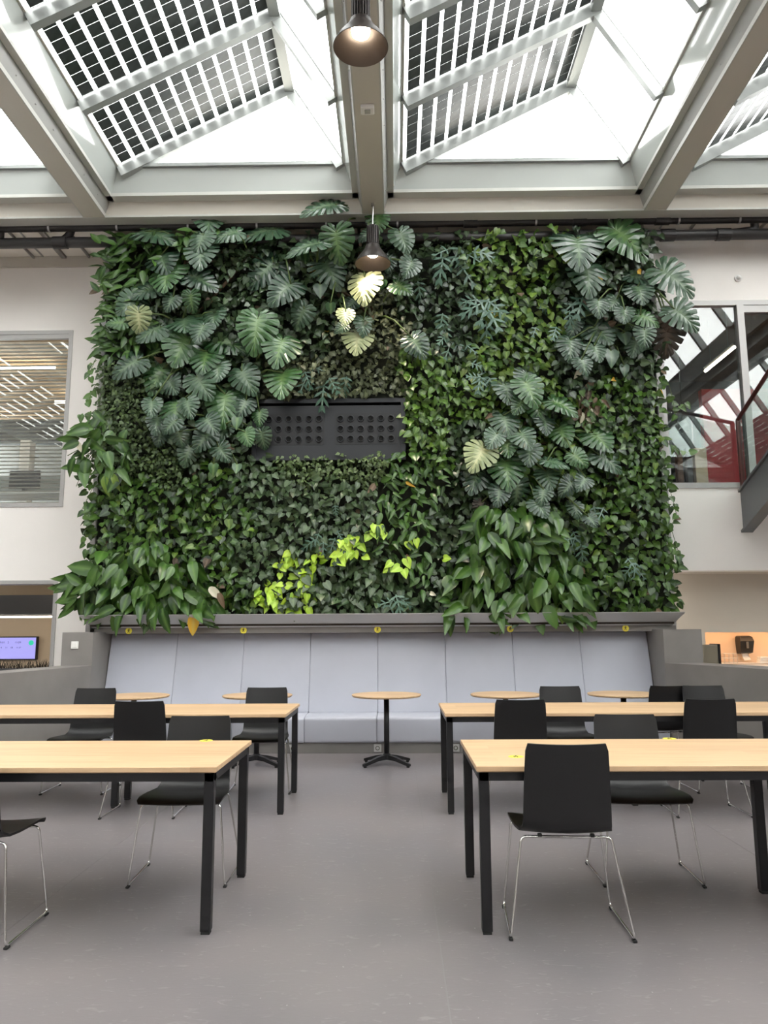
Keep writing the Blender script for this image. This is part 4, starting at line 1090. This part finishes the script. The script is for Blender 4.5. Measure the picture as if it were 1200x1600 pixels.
# ------------------------------------------------------------------ neon patch, blue fronds, broad-leaved clumps
def PW(px, py, dep): return at(px, py, YW-dep)
neon = thing('neon_pothos', 'bright neon yellow-green pothos at the foot of the wall left of centre', 'plant', (PW(450, 950, .1).x, YW-.02, 1.5))
def neon_spots(n, box, f=lambda x, y: True):
    k = 0
    while k < n:
        x, y = rnd.uniform(box[0], box[1]), rnd.uniform(box[2], box[3])
        if not f(x, y): continue
        k += 1
        yield x, y
NPOLY = [(393, 958), (397, 915), (428, 912), (434, 884), (455, 862), (478, 872), (506, 866), (508, 884), (486, 892), (490, 925), (484, 958)]
def inside(x, y, P):
    c = False
    for (x0, y0), (x1, y1) in zip(P, P[1:]+P[:1]):
        if (y0 > y) != (y1 > y) and x < (x1-x0)*(y-y0)/(y1-y0)+x0: c = not c
    return c
for x, y in neon_spots(92, (392, 508, 862, 958), lambda x, y: inside(x, y, NPOLY) and noise.noise(Vector((x*.06, y*.06, 2))) > -.18):
    s = rnd.uniform(.085, .135); put_leaf(neon, 'heart', 'lf_neon', pose(PW(x, y, rnd.uniform(.17, .27)) + Vector((0, 0, s*.3)), rnd.gauss(90, 45), rnd.uniform(0, 50), s, rnd.gauss(0, .4)))
neon2 = thing('neon_pothos', 'small sprig of neon yellow-green leaves right of the main neon patch', 'plant', (PW(560, 880, .1).x, YW-.02, 1.9))
for x, y in [(545+rnd.gauss(0, 10), 862+rnd.gauss(0, 9)) for _ in range(14)] + [(535+rnd.gauss(0, 8), 875+rnd.gauss(0, 5)) for _ in range(7)] + \
            [(585, 835), (592, 829), (578, 840), (612, 884), (625, 893), (611, 892), (634, 880), (631, 896), (650, 848), (637, 852), (586, 826), (600, 838), (693, 878)]:
    s = rnd.uniform(.10, .15); put_leaf(neon2, 'heart', 'lf_neon', pose(PW(x, y, .27) + Vector((0, 0, s*.4)), rnd.gauss(90, 45), rnd.uniform(5, 45), s))
def fronds(label, spots):
    c = spots[0]; root = thing('blue_fern', label, 'fern', (PW(c[0], c[1], .1).x, YW-.02, PW(c[0], c[1], .1).z-.1), group='blue-green ferns in the planted wall')
    for px, py, size, deg in spots:
        s = size/1200*9.8*.70; d = rnd.uniform(.24, .34); a = math.radians(deg)
        p = PW(px, py, d) - (RT*math.cos(a)-UP*math.sin(a))*s*.42
        put_leaf(root, 'frond', 'lf_blue', pose(p, deg, rnd.uniform(5, 40), s), name='frond')
fronds('blue-green fern fronds above the neon leaves', [(485, 848, 34, 150), (495, 842, 30, 110), (520, 850, 34, 110), (535, 852, 28, 70), (505, 855, 28, 90), (558, 838, 26, 60), (524, 795, 20, 80), (530, 835, 22, 60)])
fronds('blue-green fern hanging over the ledge right of centre', [(610, 945, 40, 120), (622, 942, 44, 75), (630, 938, 30, 40), (603, 942, 30, 165)])
fronds('blue-green fern fronds at the top right of the lamp', [(690, 415, 55, 100), (712, 400, 60, 120), (730, 430, 55, 60), (720, 410, 40, 80), (752, 395, 50, 10), (690, 395, 40, 150), (740, 405, 45, 40)])
fronds('blue-green fern in the middle of the yellow-green pothos', [(757, 485, 70, 110), (742, 480, 50, 150), (770, 500, 60, 70), (735, 470, 40, 170), (775, 480, 50, 40), (760, 510, 50, 90), (690, 500, 40, 100), (655, 450, 40, 80)])
fronds('blue-green fern fronds below the lamp to the right', [(695, 515, 35, 70), (715, 540, 32, 60), (700, 548, 36, 110), (692, 530, 30, 130), (735, 545, 30, 45)])
fronds('pale blue-green fern left of the right split-leaf plant', [(748, 600, 44, 100), (742, 590, 30, 190), (755, 592, 40, 40), (745, 570, 30, 20), (770, 600, 40, 60)])
fronds('blue-green fern right of the yellow-green pothos', [(905, 480, 60, 110), (895, 475, 45, 140), (835, 518, 26, 110), (866, 520, 36, 110), (850, 480, 26, 40), (890, 495, 36, 90)])
fronds('blue-green fern low between the two right plants', [(895, 850, 40, 110), (910, 862, 40, 80), (885, 845, 30, 150), (880, 880, 36, 90), (900, 838, 30, 60), (938, 802, 34, 120), (930, 800, 30, 80)])
fronds('blue-green fern at the bottom right corner', [(985, 880, 30, 60), (992, 890, 36, 100), (980, 893, 30, 130), (1000, 895, 28, 60)])
fronds('blue-green fern hanging over the top of the air vent', [(505, 615, 50, 95), (480, 590, 36, 70), (520, 600, 40, 60), (495, 575, 30, 20), (540, 598, 36, 100), (475, 600, 40, 110)])

def clump(name, label, n, box, center, mtl, s_rng, fn, cat='plant', kind='lily', extra=()):
    c = PW(*center, .15); root = thing(name, label, cat, (c.x, YW-.02, c.z-.2), group=None)
    k = 0
    while k < n:
        x, y = rnd.uniform(box[0], box[1]), rnd.uniform(box[2], box[3]); r = fn(x, y)
        if r is None: continue
        deg, dep, phi = r; k += 1
        s = rnd.uniform(*s_rng); a = math.radians(deg); d = RT*math.cos(a)-UP*math.sin(a)
        mm = mtl if rnd.random() > .12 else 'lf_lance'
        put_leaf(root, kind, mm, pose(PW(x, y, dep) - d*s*.4, deg, phi, s, rnd.gauss(0, .4)))
    for px, py, deg, size, mm, kd in extra:
        s = size/1200*9.5; a = math.radians(deg); d = RT*math.cos(a)-UP*math.sin(a)
        put_leaf(root, kd, mm, pose(PW(px, py, .42) - d*s*.4, deg, 12, s))
    # stalks
    for q in range(10):
        a = rnd.uniform(0, math.pi); e = Vector((math.cos(a)*.35, -.25, -math.sin(a)*.2+.1))
        obj('stalk', MB().tube([(rnd.uniform(-.2, .2), -.02, .15), e*.5+Vector((0, 0, .2)), e], .006, 5), 'stem_green', root)
    return root
def f_bl(x, y):
    if y < 975-(x-95)*1.2 and x < 160 and y < 890: return None
    if x > 260 and y < 890: return None
    if y < 870 and abs(x-240) > 22 : return None
    dx = (x-225)/120; deg = 92 - dx*52 + rnd.gauss(0, 22)
    return deg, rnd.uniform(.16, .50), rnd.uniform(0, 65)
clump('peace_lily', 'broad-leaved green clump spilling over the ledge at the lower left corner', 190, (100, 345, 855, 970), (220, 910), 'lf_lily', (.19, .33), f_bl,
      extra=[(303, 972, 95, 34, 'lf_yellow', 'lily'), (320, 955, 80, 38, 'lf_gold', 'lily'), (305, 945, 120, 40, 'lf_lance', 'lily'), (133, 888, 190, 46, 'lf_lily', 'lily'),
             (110, 905, 160, 40, 'lf_lance', 'lily'), (107, 935, 165, 36, 'lf_lily', 'lance'), (105, 955, 150, 30, 'lf_lily', 'lance'), (267, 913, 90, 9, 'lf_cream', 'heart'), (335, 925, 40, 28, 'lf_cream', 'lily'), (345, 935, 70, 26, 'lf_brown', 'lance')])
def f_ml(x, y):
    if ((x-158)/50)**2+((y-705)/58)**2 > 1: return None
    return 95-(x-150)*.6+rnd.gauss(0, 35)+(60 if x < 130 else 0), rnd.uniform(.2, .42), rnd.uniform(10, 45)
clump('peace_lily', 'broad-leaved clump with a pale bloom sticking out at the left edge', 40, (108, 208, 650, 765), (155, 700), 'lf_lily', (.18, .30), f_ml,
      extra=[(124, 697, 70, 17, 'lf_cream', 'lily'), (130, 668, 190, 40, 'lf_lily', 'lily'), (113, 695, 160, 30, 'lf_lance', 'lily'), (112, 725, 110, 30, 'lf_lily', 'lily'),
             (195, 700, 60, 36, 'lf_lance', 'lily'), (157, 722, 90, 32, 'lf_lance', 'lily'), (165, 755, 80, 30, 'lf_gold', 'lily'), (180, 750, 70, 26, 'lf_gold', 'lily')])
def f_br(x, y):
    w = 60 + (y-800)*.45
    if abs(x-805) > w: return None
    return 90 - (x-805)/110*42 + rnd.gauss(0, 30), rnd.uniform(.16, .52), rnd.uniform(0, 62)
clump('peace_lily', 'broad-leaved green clump spilling over the ledge right of centre', 215, (690, 920, 800, 974), (805, 890), 'lf_lily', (.19, .33), f_br,
      extra=[(735, 823, 175, 30, 'lf_lance', 'lily'), (832, 848, 50, 32, 'lf_gold', 'lily'), (757, 893, 70, 26, 'lf_gold', 'lily'), (905, 930, 10, 40, 'lf_lance', 'lily'), (905, 945, 30, 40, 'lf_lance', 'lily'),
             (840, 945, 80, 28, 'lf_gold', 'lily'), (876, 960, 80, 24, 'lf_gold', 'lily'), (676, 928, 20, 9, 'lf_cream', 'heart'), (740, 860, 100, 26, 'lf_lance', 'lily'), (743, 878, 85, 34, 'lf_lance', 'lily')])

# ------------------------------------------------------------------ split-leaf plants, leaf by leaf: (x, y, width, height, way of the tip, material)
def split_leaf(label, nodes, leaves, dep=(.28, .55)):
    c = PW(*nodes[0], .1); root = thing('monstera', label, 'plant', (c.x, YW-.02, c.z-.3), group=None)
    for L in leaves:
        px, py, w, h = L[:4]; deg = L[4] if len(L) > 4 else 90+rnd.gauss(0, 25); m = {'g': 'lf_monstera_green', 'p': 'lf_monstera_pale_lit', 'd': 'lf_monstera_dry'}.get(L[5] if len(L) > 5 else '', 'lf_monstera')
        kind = 'bigheart' if len(L) > 6 else 'monstera'
        dd = rnd.uniform(*dep); pos = PW(px, py, dd); zc = (cam.matrix_world.inverted() @ pos).z*-1
        horiz = abs(math.cos(math.radians(deg))) > .7
        ww, hh = (h, w) if horiz else (w, h)
        ratio = max(.15, min(1.0, hh/(1.12*ww))) if not horiz else max(.2, min(1, ww/(w*.86)))
        size = max(ww if not horiz else w*.86, hh*.8)/1200*zc/1.16
        if horiz: size = w/1200*zc/1.25
        elev = math.degrees(math.atan2(pos.z-H, pos.y))
        phi = math.degrees(math.acos(ratio)) - (elev if not horiz else 0)
        phi = max(-12, min(62, phi))
        a = math.radians(deg); d = RT*math.cos(a)-UP*math.sin(a)
        M = pose(pos, deg, phi, size, rnd.gauss(0, .12))
        if horiz:                                    # leaf seen from the side: tip across, face turned up
            tilt = math.radians(max(0, min(60, math.degrees(math.acos(max(.2, min(1, h/(w*.8)))))-elev)))
            tip = (d*.95 + OUT*.25 - UP*.1); n = OUT*math.cos(tilt) + UP*(math.sin(tilt)+.1)
            M = Matrix.Translation(pos) @ frame(tip, n) @ Matrix.Scale(size, 4)
        M.translation = pos - (M.to_3x3() @ Vector((0, .36, 0)))
        put_leaf(root, kind, m, M)
        base = M.translation - Vector(root.location)
        nd = min(nodes, key=lambda q: (q[0]-px)**2+(q[1]-py)**2)
        o = PW(nd[0]+rnd.gauss(0, 6), nd[1]+rnd.gauss(0, 10), .05) - Vector(root.location)
        mid = (o+base)*.5 + Vector((0, -.10, .06))
        if (o-base).length > .12:
            r0 = .009+.008*size
            obj('petiole', MB().tube([o, (o+mid)*.5+Vector((0, -.04, .02)), mid, base], [r0*1.5, r0*1.2, r0, r0*.8], 6), 'stem_green', root, True)
    for nd0, nd1 in zip(nodes[:-1], nodes[1:]):
        a, b = PW(*nd0, .10)-Vector(root.location), PW(*nd1, .10)-Vector(root.location)
        obj('stem', MB().tube([a, (a+b)/2+Vector((.03, -.04, 0)), b], .022, 7), 'stem_brown', root, True)
    return root
def c3(x, y): return 80+x/3, 300+y/3
A = [(490,190,200,75,10),(740,125,170,40),(700,225,130,90),(830,190,140,65,170),(990,175,230,85,175),(700,280,170,80),(520,315,170,80),(540,385,200,80,90,'g'),(700,405,170,80,20),(1000,365,200,130,140),
     (450,455,170,80,160),(1090,455,170,120),(370,520,140,110,130),(560,510,90,70),(655,510,80,120,90,'g'),(410,600,45,150,90,'p'),(310,610,100,60,180,'g'),(620,605,180,60),(760,580,120,75),(1170,580,120,140,120)]
B = [(960,640,200,180,95,'g'),(470,650,160,100,150),(700,650,120,90),(610,720,200,160,100,'g'),(830,700,190,90,10,'g'),(1075,720,190,110,95,'g'),(720,770,180,90,90,'g'),(360,810,170,110,150),(500,860,160,120,110,'g'),
     (910,870,150,130,60),(1080,875,180,100,90,'g'),(700,895,160,135),(810,990,190,150,90,'g'),(580,1015,170,100,90,'g'),(470,1000,100,80),(740,1080,120,90),(495,1075,110,80),(510,1140,90,80),(605,1150,90,110),
     (715,1155,120,110),(810,1115,95,85),(975,1050,80,70,90,'g'),(915,1145,90,80,70,'g'),(990,1155,75,120,80),(870,1075,70,60,90,'g',1),(640,1225,110,110),(800,1215,100,100),(760,1295,65,70,90,'g',1),(870,1290,60,50,90,'g',1),
     (560,900,120,90),(640,1000,110,90),(900,1000,110,90),(780,830,120,90),(560,1090,100,90)]
split_leaf('big split-leaf monstera across the top left of the planted wall', [(285, 440), (290, 380), (300, 500), (390, 400), (440, 420)],
           [(*c3(l[0], l[1]), l[2]/3, l[3]/3, *l[4:]) for l in A])
split_leaf('big split-leaf monstera hanging left of the black air vent', [(290, 560), (330, 620), (395, 590), (340, 680)],
           [(*c3(l[0], l[1]), l[2]/3, l[3]/3, *l[4:]) for l in B])
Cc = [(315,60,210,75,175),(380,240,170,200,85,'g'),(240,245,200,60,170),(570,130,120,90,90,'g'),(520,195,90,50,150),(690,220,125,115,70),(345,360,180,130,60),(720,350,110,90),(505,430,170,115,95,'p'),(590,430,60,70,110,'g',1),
      (685,445,115,70,30,'g'),(300,455,80,70,90,'',1),(420,580,90,70,90,'p'),(350,540,60,70,90,'g',1),(475,685,155,100,95,'p'),(400,635,70,50,150),(505,620,100,80),(755,715,130,120,60),(230,300,60,50,90,'g',1),(620,330,80,70),(450,520,90,70)]
split_leaf('split-leaf monstera around the hanging lamp with leaves lit by it', [(535, 470), (500, 430), (585, 500), (560, 420), (560, 350)],
           [(400+l[0]/3, 300+l[1]/3, l[2]/3, l[3]/3, *l[4:]) for l in Cc], (.34, .62))
Dd = [(460,205,210,90,95),(650,175,210,120,40,'g'),(835,330,190,120,35),(500,320,160,100,90),(700,330,120,50,10),(870,480,150,110,40),(730,490,100,60,20,'g'),(805,560,85,190,90,'d'),(820,510,80,90,60,'d'),(545,545,130,80),(640,565,70,50,90,'',1),
      (430,600,110,80),(540,440,90,60),(700,385,120,60),(640,475,80,60),(480,670,80,60),(590,640,80,70,90,'',1),(640,690,55,50,90,'',1),(530,620,90,70),(600,430,80,60),(680,600,90,80),(440,520,80,70),(720,560,90,80)]
split_leaf('split-leaf monstera in the top right corner reaching over the window', [(965, 470), (955, 410), (1000, 450), (940, 520)],
           [(720+l[0]/2.5, 300+l[1]/2.5, l[2]/2.5, l[3]/2.5, *l[4:]) for l in Dd])
Ee = [(180,770,110,70),(270,770,130,110,70,'g'),(300,840,110,60,90,'g'),(400,830,130,60,20,'g'),(175,895,120,80),(395,940,110,80,80,'g'),(245,955,110,60),(540,960,130,90,60,'g'),(75,1020,140,100,120,'p'),(180,990,100,70,90,'g'),
      (270,1020,100,90),(180,1080,150,105,90,'g'),(370,1055,110,40,10),(460,1040,90,70,40,'g'),(575,1045,130,80,30),(60,1110,130,90),(220,1175,110,130),(340,1110,100,70),(480,1130,80,60),(320,1180,80,70),(250,720,100,60),(330,900,90,60),
      (75,1230,65,70,110,'d'),(310,1230,90,80),(450,1235,70,60),(510,1280,60,50),(150,1180,90,80),(420,1150,90,80),(130,960,90,70,120),(230,830,80,60,120,'g')]
split_leaf('split-leaf monstera right of the air vent above the broad-leaved clump', [(825, 650), (800, 700), (860, 690), (820, 740)],
           [(720+l[0]/2.5, 300+l[1]/2.5, l[2]/2.5, l[3]/2.5, *l[4:]) for l in Ee])
# dead brown leaf tuft between the two right plants
br = thing('dead_leaves', 'bunch of dry brown leaves right of the right split-leaf plant', 'dry leaves', (PW(915, 640, .1).x, YW-.02, PW(915, 660, .1).z))
for k in range(26):
    put_leaf(br, 'lance', 'lf_brown' if k % 4 else 'lf_cream', pose(PW(915+rnd.gauss(0, 9), 630+rnd.gauss(0, 26), rnd.uniform(.2, .28)), rnd.gauss(100, 35), rnd.uniform(0, 30), rnd.uniform(.12, .22)))
# trailing tendrils at both wall edges
def tendrils(label, spots):
    c = PW(*spots[0][:2], .1); r = thing('trailing_vine', label, 'vine', (c.x, YW-.02, c.z-.4), group='trailing vines at the wall edges')
    for px, py, dx, dy in spots:
        a = PW(px, py, .12)-Vector(r.location); b = PW(px+dx, py+dy, .22)-Vector(r.location); m = (a+b)/2+Vector((0, -.05, -.06))
        obj('tendril', MB().tube([a, m, b], .004, 5), 'stem_green', r)
        for q in (.35, .6, .8, 1.0):
            p = a.lerp(b, q)+Vector((rnd.gauss(0, .02), -.02, -.04*q*(1-q)))+Vector(r.location)
            put_leaf(r, 'heart', 'lf_pothos', pose(p, rnd.gauss(90, 50), rnd.uniform(0, 40), rnd.uniform(.07, .11)))
tendrils('thin trailing vines hanging off the right edge beside the window', [(1040, 690, 36, 18), (1045, 640, 26, -10), (1045, 760, 12, 45), (1050, 830, 14, 50), (1045, 600, 10, 50), (1048, 900, 10, -30)])
tendrils('thin trailing vines hanging off the left edge', [(150, 640, -22, 10), (146, 760, -20, 40), (150, 600, -14, 30), (142, 800, -10, 50), (150, 560, -12, 30), (145, 700, -26, 60)])
